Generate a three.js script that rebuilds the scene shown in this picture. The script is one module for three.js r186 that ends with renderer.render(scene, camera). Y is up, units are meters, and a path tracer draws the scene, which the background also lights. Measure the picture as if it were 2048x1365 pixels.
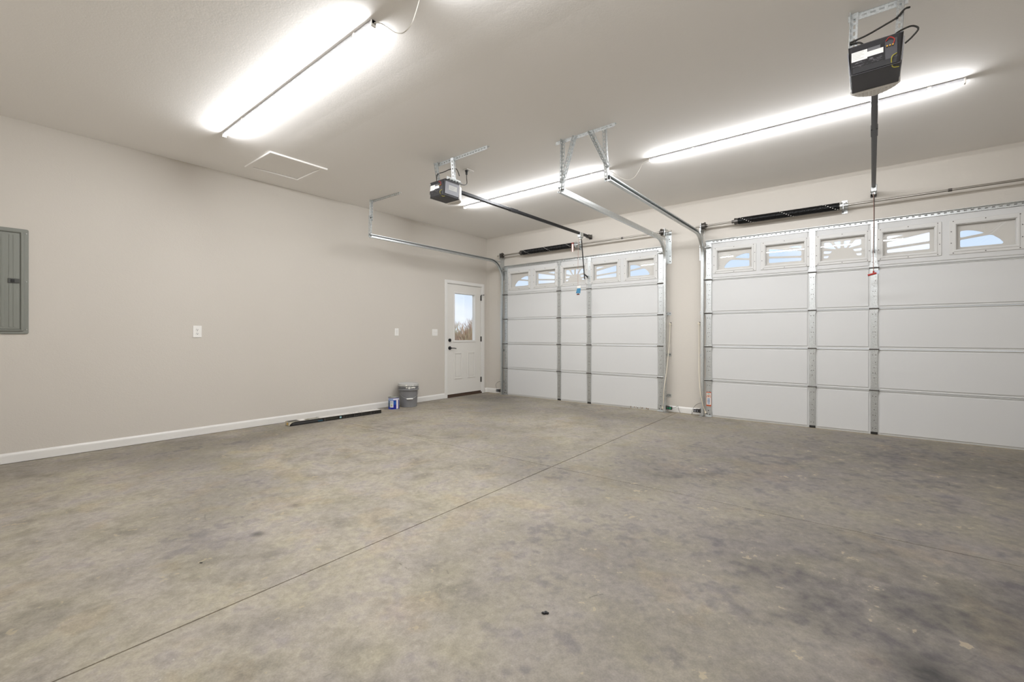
import * as THREE from 'three';
import { RoundedBoxGeometry } from 'three/addons/geometries/RoundedBoxGeometry.js';
import { mergeGeometries } from 'three/addons/utils/BufferGeometryUtils.js';
import { RectAreaLightUniformsLib } from 'three/addons/lights/RectAreaLightUniformsLib.js';

// ---------------------------------------------------------------- camera, sky, exposure
const scene = new THREE.Scene();
const camera = new THREE.PerspectiveCamera(2 * Math.atan(682.5 / 886.92) * 180 / Math.PI, 2048 / 1365, 0.05, 600);
camera.position.set(5.8976, 1.1282, 6.584);
camera.rotation.y = 0.673572;
camera.setViewOffset(2048, 1365, 0, 11.03, 2048, 1365);
scene.add(camera);
RectAreaLightUniformsLib.init();
const renderer = new THREE.WebGLRenderer({ antialias: true });
renderer.toneMapping = THREE.LinearToneMapping;
renderer.toneMappingExposure = 1.0;
renderer.shadowMap.enabled = true;
renderer.shadowMap.type = THREE.PCFSoftShadowMap;
const TUBE_RADIANCE = 215;                       // of each face of a tube light
const sun = new THREE.DirectionalLight('#fff1dc', 2.2); // hazy sun behind the garage: lights only the woods outside
sun.position.set(36, 42, 30); sun.target.position.set(-20, -3, -20); sun.castShadow = true; sun.shadow.radius = 4; sun.shadow.mapSize.set(2048, 2048);
Object.assign(sun.shadow.camera, { left: -90, right: 90, top: 90, bottom: -90, near: 1, far: 250 });
scene.add(sun, sun.target);
const TUBE_COLOR = new THREE.Color().setRGB(0.985, 1.0, 1.025);

// seeded random numbers and lattice noise
function rng(seed) { let s = seed >>> 0; return () => { s = (s + 0x6d2b79f5) | 0; let t = Math.imul(s ^ (s >>> 15), 1 | s); t = (t + Math.imul(t ^ (t >>> 7), 61 | t)) ^ t; return ((t ^ (t >>> 14)) >>> 0) / 4294967296; }; }
const LAT = new Float32Array(65536); { const r = rng(7); for (let i = 0; i < 65536; i++) LAT[i] = r(); }
function vn(x, y) {
  const xi = Math.floor(x), yi = Math.floor(y); let fx = x - xi, fy = y - yi;
  fx = fx * fx * (3 - 2 * fx); fy = fy * fy * (3 - 2 * fy);
  const a = (yi & 255) << 8, b = ((yi + 1) & 255) << 8, c = xi & 255, d = (xi + 1) & 255;
  const p = LAT[a + c], q = LAT[a + d], r = LAT[b + c], s = LAT[b + d];
  return p + (q - p) * fx + (r - p + (p - q - r + s) * fx) * fy;
}
function fbm(x, y, o) { let a = 0, g = 0.5, n = 0; for (let i = 0; i < o; i++) { a += g * vn(x, y); n += g; g *= 0.5; x = x * 2.03 + 17.3; y = y * 2.03 + 5.1; } return a / n; }
const sm = (a, b, x) => { const t = Math.min(1, Math.max(0, (x - a) / (b - a))); return t * t * (3 - 2 * t); };

{ // pale blue sky with thin broken cloud
  const w = 1024, h = 512, d = new Float32Array(w * h * 4);
  for (let j = 0; j < h; j++) for (let i = 0; i < w; i++) {
    const el = ((j + 0.5) / h - 0.5) * Math.PI, az = (i + 0.5) / w * 2 * Math.PI, k = (j * w + i) * 4;
    const up = Math.max(0.02, Math.sin(el));
    const cx = Math.cos(az) * 6, cz = Math.sin(az) * 6;
    const n = fbm(40 + cx + up * 1.3, 60 + cz + up * 13, 5);
    const c = sm(0.42, 0.66, n);
    const t = Math.pow(up, 0.55);
    const blue = [0.95 - 0.86 * t, 0.985 - 0.54 * t, 1.02 - 0.09 * t];
    for (let m = 0; m < 3; m++) d[k + m] = 1.08 * (blue[m] * (1 - c * 0.85) + [1.0, 1.02, 1.06][m] * c * 0.85);
    d[k + 3] = 1;
  }
  const t = new THREE.DataTexture(d, w, h, THREE.RGBAFormat, THREE.FloatType);
  t.mapping = THREE.EquirectangularReflectionMapping; t.magFilter = THREE.LinearFilter; t.minFilter = THREE.LinearFilter;
  t.wrapS = THREE.RepeatWrapping; t.needsUpdate = true;
  scene.background = t;
}

// ---------------------------------------------------------------- helpers
const V = (x, y, z) => new THREE.Vector3(x, y, z);
const taken = {};
function numbered(n) { const k = taken[n]; taken[n] = (k ?? -1) + 1; return k === undefined ? n : n + '_' + String(taken[n]).padStart(3, '0'); }
function clean(g) {
  g = g.index ? g.toNonIndexed() : g.clone();
  if (!g.attributes.normal) g.computeVertexNormals();
  for (const k of Object.keys(g.attributes)) if (k !== 'position' && k !== 'normal' && k !== 'uv') g.deleteAttribute(k);
  return g;
}
function metreUV(g) {
  const p = g.attributes.position, n = g.attributes.normal, uv = new Float32Array(p.count * 2);
  for (let i = 0; i < p.count; i++) {
    const x = Math.abs(n.getX(i)), y = Math.abs(n.getY(i)), z = Math.abs(n.getZ(i));
    const [a, b] = x >= y && x >= z ? [p.getZ(i), p.getY(i)] : y >= z ? [p.getX(i), p.getZ(i)] : [p.getX(i), p.getY(i)];
    uv[2 * i] = a; uv[2 * i + 1] = b;
  }
  g.setAttribute('uv', new THREE.BufferAttribute(uv, 2)); return g;
}
function join(gs) { gs = (Array.isArray(gs) ? gs : [gs]).map(g => metreUV(clean(g))); return gs.length > 1 ? mergeGeometries(gs) : gs[0]; }
function mesh(name, gs, mat, parent, keepUV) {
  const m = new THREE.Mesh(keepUV ? gs : join(gs), mat); m.name = name; m.castShadow = m.receiveShadow = true;
  (parent || scene).add(m); return m;
}
const part = (name, gs, mat, parent, keepUV) => mesh(name, gs, mat, parent, keepUV);
const parts = (name, list, mat, parent) => list.map(g => mesh(name, g, mat, parent));
function tag(o, label, category, group, kind) { o.userData.label = label; o.userData.category = category; if (group) o.userData.group = group; if (kind) o.userData.kind = kind; return o; }
function thing(name, label, category, at = [0, 0, 0], group) { const o = new THREE.Group(); o.name = numbered(name); o.position.set(...at); scene.add(o); return tag(o, label, category, group); }
function struct(name, gs, mat, label, category) { const m = mesh(name, gs, mat, scene); return tag(m, label, category, null, 'structure'); }
// boxes: rbox = rounded edges, given by min and max corners
function bx(x0, y0, z0, x1, y1, z1) { const g = new THREE.BoxGeometry(x1 - x0, y1 - y0, z1 - z0); g.translate((x0 + x1) / 2, (y0 + y1) / 2, (z0 + z1) / 2); return g; }
function rbox(x0, y0, z0, x1, y1, z1, r = 0.003, s = 1) { const g = new RoundedBoxGeometry(x1 - x0, y1 - y0, z1 - z0, s, r); g.translate((x0 + x1) / 2, (y0 + y1) / 2, (z0 + z1) / 2); return g; }
function cyl(r, l, axis = 'y', n = 16, r2 = r) { const g = new THREE.CylinderGeometry(r2, r, l, n); if (axis === 'x') g.rotateZ(-Math.PI / 2); if (axis === 'z') g.rotateX(Math.PI / 2); return g; }
const at = (g, x, y, z) => (g.translate(x, y, z), g);
function tube(pts, r, seg = 24, rad = 6) { return new THREE.TubeGeometry(new THREE.CatmullRomCurve3(pts.map(p => V(...p))), seg, r, rad, false); }
function rectPath(x0, y0, x1, y1) { const p = new THREE.Path(); p.moveTo(x0, y0); p.lineTo(x0, y1); p.lineTo(x1, y1); p.lineTo(x1, y0); p.closePath(); return p; }
function rectShape(x0, y0, x1, y1, r = 0) {
  const s = new THREE.Shape();
  if (!r) { s.moveTo(x0, y0); s.lineTo(x1, y0); s.lineTo(x1, y1); s.lineTo(x0, y1); s.closePath(); return s; }
  s.moveTo(x0 + r, y0); s.lineTo(x1 - r, y0); s.absarc(x1 - r, y0 + r, r, -Math.PI / 2, 0); s.lineTo(x1, y1 - r); s.absarc(x1 - r, y1 - r, r, 0, Math.PI / 2);
  s.lineTo(x0 + r, y1); s.absarc(x0 + r, y1 - r, r, Math.PI / 2, Math.PI); s.lineTo(x0, y0 + r); s.absarc(x0 + r, y0 + r, r, Math.PI, 1.5 * Math.PI); return s;
}
function polyShape(pts) { const s = new THREE.Shape(); pts.forEach((p, i) => i ? s.lineTo(...p) : s.moveTo(...p)); s.closePath(); return s; }
function ext(shape, depth, bevel = 0) { return new THREE.ExtrudeGeometry(shape, { depth: depth - 2 * bevel, bevelEnabled: bevel > 0, bevelThickness: bevel, bevelSize: bevel, bevelOffset: -bevel, bevelSegments: 1, curveSegments: 6 }).translate(0, 0, bevel); }
// a polyline given a wall thickness, as a closed outline
function thicken(pl, t) {
  const n = pl.length, off = s => pl.map((p, i) => {
    const a = pl[Math.max(0, i - 1)], b = pl[Math.min(n - 1, i + 1)];
    const d1 = i ? [p[0] - a[0], p[1] - a[1]] : [b[0] - p[0], b[1] - p[1]], d2 = i < n - 1 ? [b[0] - p[0], b[1] - p[1]] : d1;
    const l1 = Math.hypot(...d1), l2 = Math.hypot(...d2), n1 = [-d1[1] / l1, d1[0] / l1], n2 = [-d2[1] / l2, d2[0] / l2];
    const m = [n1[0] + n2[0], n1[1] + n2[1]], k = 2 / Math.max(0.5, m[0] * m[0] + m[1] * m[1]);
    return [p[0] + s * m[0] * k / 1, p[1] + s * m[1] * k / 1];
  });
  return [...off(t / 2), ...off(-t / 2).reverse()];
}
// closed outline (u = along x, n = across the path) swept along points [z, y] in a plane of constant x
function sweepZY(outline, path) {
  const rows = path.map((p, i) => {
    const a = path[Math.max(0, i - 1)], b = path[Math.min(path.length - 1, i + 1)], d = [b[0] - a[0], b[1] - a[1]], l = Math.hypot(...d);
    const nz = d[1] / l, ny = -d[0] / l;         // to the right of the path: towards the room on the way up
    return outline.map(([u, n]) => [u, p[1] + ny * n, p[0] + nz * n]);
  });
  const pos = [], m = outline.length, tri = (a, b, c) => pos.push(...a, ...b, ...c);
  for (let i = 0; i + 1 < rows.length; i++) for (let j = 0; j < m; j++) {
    const k = (j + 1) % m; tri(rows[i][j], rows[i][k], rows[i + 1][k]); tri(rows[i][j], rows[i + 1][k], rows[i + 1][j]);
  }
  const caps = THREE.ShapeUtils.triangulateShape(outline.map(o => new THREE.Vector2(...o)), []);
  for (const [a, b, c] of caps) { tri(rows[0][a], rows[0][c], rows[0][b]); const e = rows[rows.length - 1]; tri(e[a], e[b], e[c]); }
  const g = new THREE.BufferGeometry(); g.setAttribute('position', new THREE.Float32BufferAttribute(pos, 3)); g.computeVertexNormals(); return g;
}
// slotted steel angle along +x from the origin: one flange in xy (upwards), one in xz (towards +z)
function slots(len, w, pitch, sl, sw) {
  const s = rectShape(0, 0, len, w), n = Math.floor((len - 0.012) / pitch), o = (len - n * pitch) / 2;
  for (let i = 0; i < n; i++) { const c = o + (i + 0.5) * pitch; s.holes.push(rectPath(c - sl / 2, w / 2 - sw / 2, c + sl / 2, w / 2 + sw / 2)); }
  return s;
}
function perfAngle(len, w = 0.034, t = 0.003, pitch = 0.04) {
  const s = slots(len, w, pitch, 0.024, 0.011), a = ext(s, t), b = ext(s, t).rotateX(Math.PI / 2); b.translate(0, t, 0); return [a, b];
}
function along(gs, A, B, up = V(0, 0, 1)) {       // turns geometries that run along +x so that they run from A to B
  const x = B.clone().sub(A).normalize(), z = V().crossVectors(x, up).normalize(), y = V().crossVectors(z, x), m = new THREE.Matrix4().makeBasis(x, y, z).setPosition(A);
  return gs.map(g => g.clone().applyMatrix4(m));
}
function V0() { return new THREE.Vector3(); }

// ---------------------------------------------------------------- materials
function dataTex(n, f, srgb, rx = 1, ry = rx) {
  const d = new Uint8Array(n * n * 4);
  for (let j = 0; j < n; j++) for (let i = 0; i < n; i++) { const c = f(i / n, j / n, i, j), k = (j * n + i) * 4; d[k] = c[0]; d[k + 1] = c[1]; d[k + 2] = c[2]; d[k + 3] = 255; }
  const t = new THREE.DataTexture(d, n, n); t.wrapS = t.wrapT = THREE.RepeatWrapping; t.magFilter = THREE.LinearFilter; t.minFilter = THREE.LinearMipmapLinearFilter; t.generateMipmaps = true;
  if (srgb) t.colorSpace = THREE.SRGBColorSpace; t.repeat.set(rx, ry); t.needsUpdate = true; return t;
}
const tileN = (u, v, p) => { // lattice noise that repeats after p cells
  let x = u * p, y = v * p; const xi = Math.floor(x), yi = Math.floor(y); let fx = x - xi, fy = y - yi; fx = fx * fx * (3 - 2 * fx); fy = fy * fy * (3 - 2 * fy);
  const L = (a, b) => LAT[(((b % p) & 255) << 8) + ((a % p) & 255)], q = L(xi, yi), r = L(xi + 1, yi), s = L(xi, yi + 1), t = L(xi + 1, yi + 1);
  return q + (r - q) * fx + (s - q + (q - r - s + t) * fx) * fy;
};
const peelTex = dataTex(512, (u, v) => { const n = 255 * (0.5 * tileN(u, v, 90) + 0.3 * tileN(u, v, 190) + 0.2 * tileN(u, v, 37)); return [n, n, n]; }, false, 1.4);
const spangle = (() => { // zinc crystals: nearest-point cells of slightly different grey
  const r = rng(3), P = []; for (let i = 0; i < 260; i++) P.push([r(), r(), r()]);
  return dataTex(256, (u, v) => { let b = 9, k = 0; for (const p of P) { let dx = Math.abs(u - p[0]), dy = Math.abs(v - p[1]); dx = Math.min(dx, 1 - dx); dy = Math.min(dy, 1 - dy); const d = dx * dx + dy * dy; if (d < b) { b = d; k = p[2]; } } const c = 196 + 22 * k + 12 * (tileN(u, v, 60) - 0.5); return [c * 0.985, c, c * 1.0]; }, true, 9);
})();
const std = (hex, rough = 0.6, metal = 0, o = {}) => new THREE.MeshStandardMaterial({ color: hex, roughness: rough, metalness: metal, ...o });
const M = {
  wall: std('#cdc7be', 0.75, 0, { bumpMap: peelTex, bumpScale: 0.0006 }),
  ceil: std('#f2efeb', 0.85, 0, { bumpMap: peelTex, bumpScale: 0.0003 }),
  trim: std('#e4e2de', 0.4),
  entryWhite: std('#e2dfd9', 0.45),
  doorWhite: std('#cfcfcd', 0.5),
  panelWhite: std('#d2d2d1', 0.55),
  retainer: std('#d3d2cf', 0.5),
  insert: std('#cfccc6', 0.6),
  galv: std('#ffffff', 0.42, 1, { map: spangle }),
  steel: std('#b9b9b6', 0.33, 1),
  shaft: std('#b5b1aa', 0.36, 1),
  darkSteel: std('#6a6764', 0.45, 1),
  blackPaint: std('#1b1b1c', 0.4),
  spring: std('#141415', 0.38, 0.3),
  rail: std('#232325', 0.32, 0.5),
  plasticBlack: std('#242325', 0.45),
  plasticDark: std('#353337', 0.5),
  plasticGrey: std('#8b8b90', 0.42, 0.2),
  plasticWhite: std('#efede9', 0.42),
  lensWhite: new THREE.MeshPhysicalMaterial({ color: '#f1eee8', roughness: 0.55, transmission: 0.25, thickness: 0 }),
  glass: new THREE.MeshPhysicalMaterial({ color: '#ffffff', roughness: 0.0, transmission: 1, thickness: 0, ior: 1.5 }),
  cable: std('#26241f', 0.6),
  cordWhite: std('#d9d5cd', 0.5),
  wireGrey: std('#4a4640', 0.6),
  rope: std('#e2dac8', 0.9),
  bucket: std('#7e7e80', 0.42),
  bucketLid: std('#bdbcb9', 0.4),
  panelGrey: std('#84867f', 0.45, 0.15),
  red: std('#a32b22', 0.5), orange: std('#c9552f', 0.55), blueTag: std('#3f7fa3', 0.5), paper: std('#ece9e2', 0.7),
  threshold: std('#4a382c', 0.6),
  dirt: std('#7d6a52', 0.95),
  rubber: std('#2a2826', 0.8),
  ledGreen: std('#0c5a3c', 0.3, 0, { emissive: '#19a56c', emissiveIntensity: 0.25 }),
  bark: std('#a08e78', 0.95), twig: std('#bfac93', 0.95), field: std('#8d8263', 0.95),
};
M.tube = new THREE.MeshStandardMaterial({ color: '#ffffff', roughness: 0.5, emissive: new THREE.Color().setRGB(0.99, 1.0, 1.01), emissiveIntensity: 3.5 });
M.tubeBody = std('#c4c4c8', 0.5);

// concrete: one computed map for each of the four slabs, in metres
const X1 = 7.7, Z1 = 7.2, H = 3.05;
const STAIN = [ // x, z, radius x, radius z, strength: grey-violet stains on the concrete
  [6.6, 2.4, 1.7, 2.4, 0.42], [6.9, 0.9, 1.4, 0.8, 0.22], [4.9, 1.6, 1.2, 1.2, 0.16], [6.75, 5.0, 0.6, 0.6, 0.95], [6.25, 4.85, 0.6, 0.4, 0.6], [5.9, 3.9, 1.2, 0.7, 0.3], [5.7, 4.2, 0.55, 0.3, 0.45], [6.5, 4.0, 0.7, 0.3, 0.4], [6.55, 5.15, 0.45, 0.3, 0.5],
  [5.0, 2.3, 0.9, 0.5, 0.25], [6.2, 1.2, 1.2, 0.6, 0.2], [4.6, 2.9, 0.5, 0.35, 0.4], [3.9, 3.5, 0.5, 0.3, 0.3], [3.3, 3.1, 0.5, 0.35, 0.25],
  [2.4, 2.6, 0.6, 0.4, 0.18], [0.5, 4.9, 0.35, 1.0, 0.3], [1.2, 5.4, 0.6, 0.35, 0.22], [2.3, 5.3, 0.5, 0.3, 0.22], [2.9, 5.7, 0.5, 0.25, 0.25],
  [1.5, 1.4, 0.9, 0.5, 0.22], [0.7, 0.6, 0.6, 0.35, 0.45], [3.2, 0.9, 0.8, 0.4, 0.3], [5.1, 5.0, 0.5, 0.35, 0.3], [4.7, 4.5, 0.45, 0.3, 0.25], [5.3, 5.6, 0.5, 0.3, 0.25],
];
const SPOT = [[3.194, 5.497, 0.035, 0.7], [2.95, 5.15, 0.05, 0.35], [2.6, 5.95, 0.06, 0.3], [3.5, 5.6, 0.05, 0.3], [6.05, 4.55, 0.09, 0.45], [6.35, 4.75, 0.1, 0.4]];
const MARKS = []; { const r = rng(91); for (let i = 0; i < 260; i++) { const a = r() * 6.3; MARKS.push([r() * X1, r() * Z1, Math.cos(a), Math.sin(a), 0.03 + 0.16 * r() * r(), 0.0015 + 0.002 * r(), 0.15 + 0.3 * r(), 0.02 * (r() - 0.5)]); } }
function concrete(x0, z0, x1, z1, n) {
  const d = new Uint8Array(n * n * 4), b = new Uint8Array(n * n * 4), sx = (x1 - x0) / n, sz = (z1 - z0) / n, dark = new Float32Array(n * n);
  for (const [mx, mz, dx, dz, len, wd, st, bend] of MARKS) { // scuffs left by tyres and tools
    if (mx < x0 - 0.3 || mx > x1 + 0.3 || mz < z0 - 0.3 || mz > z1 + 0.3) continue;
    const steps = Math.ceil(len / sx * 1.5);
    for (let s = 0; s <= steps; s++) {
      const t = (s / steps - 0.5) * len, off = bend * (1 - 4 * (s / steps - 0.5) ** 2), px = mx + dx * t - dz * off, pz = mz + dz * t + dx * off, R = Math.max(1, Math.ceil(wd / sx));
      if (vn(px * 60, pz * 60) < 0.42) continue;
      for (let a = -R; a <= R; a++) for (let c = -R; c <= R; c++) { const i = Math.floor((px - x0) / sx) + a, j = Math.floor((pz - z0) / sz) + c; if (i >= 0 && j >= 0 && i < n && j < n && a * a + c * c <= R * R) dark[j * n + i] = Math.max(dark[j * n + i], st * (1 - (a * a + c * c) / (R * R + 1))); }
    }
  }
  for (let j = 0; j < n; j++) for (let i = 0; i < n; i++) {
    const x = x0 + (i + 0.5) * sx, z = z0 + (j + 0.5) * sz;
    const w1 = fbm(x * 2.6 + 3, z * 2.6 + 8, 4) - 0.5, w2 = fbm(x * 2.6 + 43, z * 2.6 + 28, 4) - 0.5, wx = x + 0.55 * w1, wz = z + 0.55 * w2;
    const m1 = fbm(x * 3.3 + w1 + 50, z * 3.3 + w2 + 20, 6), mid = fbm(x * 9.3 + 0.8 * w1 + 9, z * 9.3 + 0.8 * w2 + 31, 5), fine = fbm(x * 46 + 2, z * 46 + 6, 3), grit = vn(x * 260, z * 260), hue = fbm(x * 5.3 + 90, z * 5.3 + 70, 5), pit = fbm(x * 23 + 130, z * 23 + 77, 4);
    let st = 0; for (const [cx, cz, rx, rz, k] of STAIN) { const u = (wx - cx) / rx, v = (wz - cz) / rz, q = u * u + v * v; if (q < 4) st += k * Math.exp(-q * 1.1); }
    let sp = 0; for (const [cx, cz, r, k] of SPOT) { const u = (x + 0.1 * w1 - cx) / r, v = (z + 0.1 * w2 - cz) / r, q = u * u + v * v; if (q < 6) sp += k * Math.exp(-q) * (0.4 + mid); }
    const broken = 0.27 * m1 + 0.40 * mid + 0.33 * pit;
    st = 1.15 * (1 - Math.exp(-st * (0.2 + 4.0 * Math.max(0, broken - 0.31))));
    const k = j * n + i, blot = sm(0.53, 0.68, broken);
    let L = 0.985 + 0.30 * (m1 - 0.5) + 0.26 * (mid - 0.5) + 0.16 * (fine - 0.5) + 0.10 * (grit - 0.5) + 0.14 * (pit - 0.5) - 0.12 * blot;
    L *= 1 - 0.5 * st - 0.55 * Math.min(1, sp) - 0.4 * dark[k];
    const fleck = vn(x * 150 + 300, z * 150 + 11); if (fleck > 0.95 && mid > 0.52) L *= 1.12;
    const warm = (hue - 0.5) * 0.75 - 0.35 * st - 0.25 * blot, rust = sm(0.62, 0.74, fbm(x * 4.3 + 200, z * 4.3 + 100, 5)) * 0.35, dust = 0.6 * sm(0.13 + 0.16 * (mid - 0.5), 0.07 + 0.1 * (fine - 0.5), z);
    let R = 152 * L * (1 + 0.04 * warm + 0.05 * rust), G = 144.5 * L * (1 + 0.045 * warm), B = 131 * L * (1 - 0.10 * warm - 0.08 * rust);
    R += (166 - R) * dust; G += (152 - G) * dust; B += (126 - B) * dust;
    d[4 * k] = Math.max(0, Math.min(255, R)); d[4 * k + 1] = Math.max(0, Math.min(255, G)); d[4 * k + 2] = Math.max(0, Math.min(255, B)); d[4 * k + 3] = 255;
    const bb = 255 * Math.min(1, 0.55 * fine + 0.3 * mid + 0.15 * grit); b[4 * k] = b[4 * k + 1] = b[4 * k + 2] = bb; b[4 * k + 3] = 255;
  }
  const mk = (a, srgb) => { const t = new THREE.DataTexture(a, n, n); t.magFilter = THREE.LinearFilter; t.minFilter = THREE.LinearMipmapLinearFilter; t.generateMipmaps = true; if (srgb) t.colorSpace = THREE.SRGBColorSpace; t.wrapS = t.wrapT = THREE.ClampToEdgeWrapping; t.needsUpdate = true; return t; };
  return new THREE.MeshStandardMaterial({ map: mk(d, true), bumpMap: mk(b, false), bumpScale: 0.0012, roughness: 0.72 });
}

// ---------------------------------------------------------------- room shell
{ // floor: four slabs with saw cuts between them, brown dirt in the cuts
  const f = struct('floor', bx(-0.15, -0.2, -0.3, X1 + 0.15, -0.0045, Z1 + 0.15), M.dirt, 'mottled grey concrete garage floor with two saw-cut joints', 'floor');
  const jx = z => 3.739 + 0.0138 * z, jz = x => 3.458 - 0.0177 * x, g = 0.0036;
  const C = [3.787, 3.391];
  const quads = [
    [[-0.15, -0.3], [jx(-0.3) - g, -0.3], [C[0] - g, C[1] - g], [-0.15, jz(-0.15) - g]],
    [[jx(-0.3) + g, -0.3], [X1 + 0.15, -0.3], [X1 + 0.15, jz(X1 + 0.15) - g], [C[0] + g, C[1] - g]],
    [[-0.15, jz(-0.15) + g], [C[0] - g, C[1] + g], [jx(Z1 + 0.15) - g, Z1 + 0.15], [-0.15, Z1 + 0.15]],
    [[C[0] + g, C[1] + g], [X1 + 0.15, jz(X1 + 0.15) + g], [X1 + 0.15, Z1 + 0.15], [jx(Z1 + 0.15) + g, Z1 + 0.15]],
  ];
  quads.forEach((q, i) => {
    const geo = new THREE.ExtrudeGeometry(polyShape(q.map(([x, z]) => [x, -z])), { depth: 0.12, bevelEnabled: true, bevelThickness: 0.0012, bevelSize: 0.0012, bevelOffset: -0.0012, bevelSegments: 1 });
    geo.rotateX(-Math.PI / 2); geo.translate(0, -0.1212, 0);
    const xs = q.map(p => p[0]), zs = q.map(p => p[1]), x0 = Math.min(...xs), x1 = Math.max(...xs), z0 = Math.min(...zs), z1 = Math.max(...zs);
    const G = clean(geo), p = G.attributes.position, uv = new Float32Array(p.count * 2);
    for (let k = 0; k < p.count; k++) { uv[2 * k] = (p.getX(k) - x0) / (x1 - x0); uv[2 * k + 1] = (p.getZ(k) - z0) / (z1 - z0); }
    G.setAttribute('uv', new THREE.BufferAttribute(uv, 2));
    part('slab', G, concrete(x0, z0, x1, z1, i > 1 ? 2048 : 1024), f, true);
  });
}
const T = 0.15;                                     // wall thickness
const DOORS = [0.505, 4.153], DW = 3.05, DH = 2.435; // left edge of each garage door, its width and height
struct('ceiling', bx(-T, H, -T, X1 + T, H + 0.15, Z1 + T), M.ceil, 'painted greige ceiling of the garage', 'ceiling');
{ // wall with the side door: y up, z along
  const s = polyShape([[-(Z1 + T), 0], [-1.078, 0], [-1.078, 2.09], [-0.148, 2.09], [-0.148, 0], [T, 0], [T, H], [-(Z1 + T), H]]);
  struct('wall_left', ext(s, T).rotateY(Math.PI / 2).translate(-T, 0, 0), M.wall, 'greige painted wall with the side door, the breaker panel and wall plates', 'wall');
  const pts = [[0, 0], [DOORS[0] + 0.06, 0], [DOORS[0] + 0.06, DH - 0.05], [DOORS[0] + DW - 0.06, DH - 0.05], [DOORS[0] + DW - 0.06, 0], [DOORS[1] + 0.06, 0], [DOORS[1] + 0.06, DH - 0.05], [DOORS[1] + DW - 0.06, DH - 0.05], [DOORS[1] + DW - 0.06, 0], [X1, 0], [X1, H], [0, H]];
  struct('wall_front', ext(polyShape(pts), T).translate(0, 0, -T), M.wall, 'greige painted wall that holds the two garage doors', 'wall');
  struct('wall_right', bx(X1, 0, -T, X1 + T, H, Z1 + T), M.wall, 'greige painted wall on the right outside the picture', 'wall');
  struct('wall_back', bx(0, 0, Z1, X1, H, Z1 + T), M.wall, 'greige painted wall behind the camera', 'wall');
}
// taped joints of the ceiling boards: very flat ridges
for (const z of [4.43, 0.97]) {
  const p = []; for (let i = 0; i <= 8; i++) { const u = i / 8 * 2 - 1; p.push([u * 0.14, 0.0011 * (1 - u * u)]); }
  part('board_joint', ext(polyShape([...p, [0.14, -0.001], [-0.14, -0.001]]), X1).rotateY(Math.PI / 2).rotateX(Math.PI).translate(0, H, z), M.ceil, scene.getObjectByName('ceiling'));
}
// baseboards: profile with a rounded top, run along a wall
function baseboard(name, len, label) {
  const s = polyShape([[0, 0.004], [0.013, 0.004], [0.013, 0.068], [0.011, 0.078], [0.006, 0.086], [0.004, 0.092], [0, 0.092]]);
  const m = mesh(name, ext(s, len), M.trim, scene); return tag(m, label, 'baseboard', null, 'structure');
}
baseboard('baseboard_left', Z1 - 1.135, 'white baseboard along the wall beside the bucket and box').position.set(0.0, 0, 1.135);
baseboard('baseboard_left_corner', 0.07, 'short white baseboard between side door and corner').position.set(0, 0, 0.0);
for (const [n, a, b, l] of [['baseboard_front_corner', 0.014, DOORS[0] - 0.06, 'white baseboard from the corner to the far garage door'], ['baseboard_front', DOORS[0] + DW + 0.062, DOORS[1] - 0.062, 'white baseboard between the two garage doors'], ['baseboard_front_right', DOORS[1] + DW + 0.062, X1, 'white baseboard right of the near garage door']]) {
  const o = baseboard(n, b - a, l); o.rotation.y = -Math.PI / 2; o.position.set(b, 0, 0);
}
baseboard('baseboard_right', Z1, 'white baseboard along the right wall').rotation.y = Math.PI;
scene.getObjectByName('baseboard_right').position.set(X1, 0, Z1);
{ const o = baseboard('baseboard_back', X1 - 0.028, 'white baseboard along the back wall'); o.rotation.y = Math.PI / 2; o.position.set(0.014, 0, Z1); }

// ---------------------------------------------------------------- tube lights
function tubeLight(x0, x1, z, label, power = 1) {
  const L = x1 - x0, o = thing('tube_light', label, 'light', [x0, H, z], 'linked tube lights on the ceiling');
  const hs = polyShape([[-0.012, -0.003], [0.012, -0.003], [0.014, -0.016], [0.014, -0.0255], [-0.014, -0.0255], [-0.014, -0.016]]);
  part('housing', ext(hs, L).rotateY(Math.PI / 2), M.tubeBody, o);
  const ls = new THREE.Shape(); ls.moveTo(-0.0145, -0.0257); for (let i = 0; i <= 12; i++) { const a = Math.PI + i / 12 * Math.PI; ls.lineTo(0.0145 * Math.cos(a), -0.026 + 0.0145 * Math.sin(a)); } ls.closePath();
  part('light_lens', ext(ls, L - 0.024).rotateY(Math.PI / 2).translate(0.012, 0, 0), M.tube, o);
  for (const x of [0, L - 0.012]) part('end_cap', rbox(x, -0.0425, -0.0165, x + 0.012, -0.002, 0.0165, 0.003), M.plasticWhite, o);
  for (const x of [0.46, L - 0.2]) part('clip', [rbox(x - 0.012, -0.0258, -0.017, x + 0.012, -0.0005, 0.017, 0.002)], M.plasticWhite, o);
  for (const [s, w, y, dz, dy] of [[-1, 0.015, -0.033, 0.0148, 0.38], [1, 0.015, -0.033, 0.0148, 0.38], [0, 0.014, -0.0411, 0, 1]]) { // two sides and the underside of the round lens
    const l = new THREE.RectAreaLight(TUBE_COLOR, TUBE_RADIANCE * power, L - 0.04, w);
    l.position.set(L / 2, y, s * dz); o.add(l); o.updateMatrixWorld(true);
    const q = l.getWorldPosition(V0()); if (!s) l.up.set(0, 0, 1); l.lookAt(q.x, q.y - dy, q.z + s * 0.89); l.name = 'tube_glow'; l.castShadow = true;
  }
  return o;
}
tubeLight(1.14, 3.56, 5.0, 'lit tube light on the ceiling at upper left, nearest the attic hatch', 1.1);
tubeLight(1.24, 3.56, 1.885, 'lit tube light above the far garage door, crossed by its opener rail', 0.82);
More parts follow.
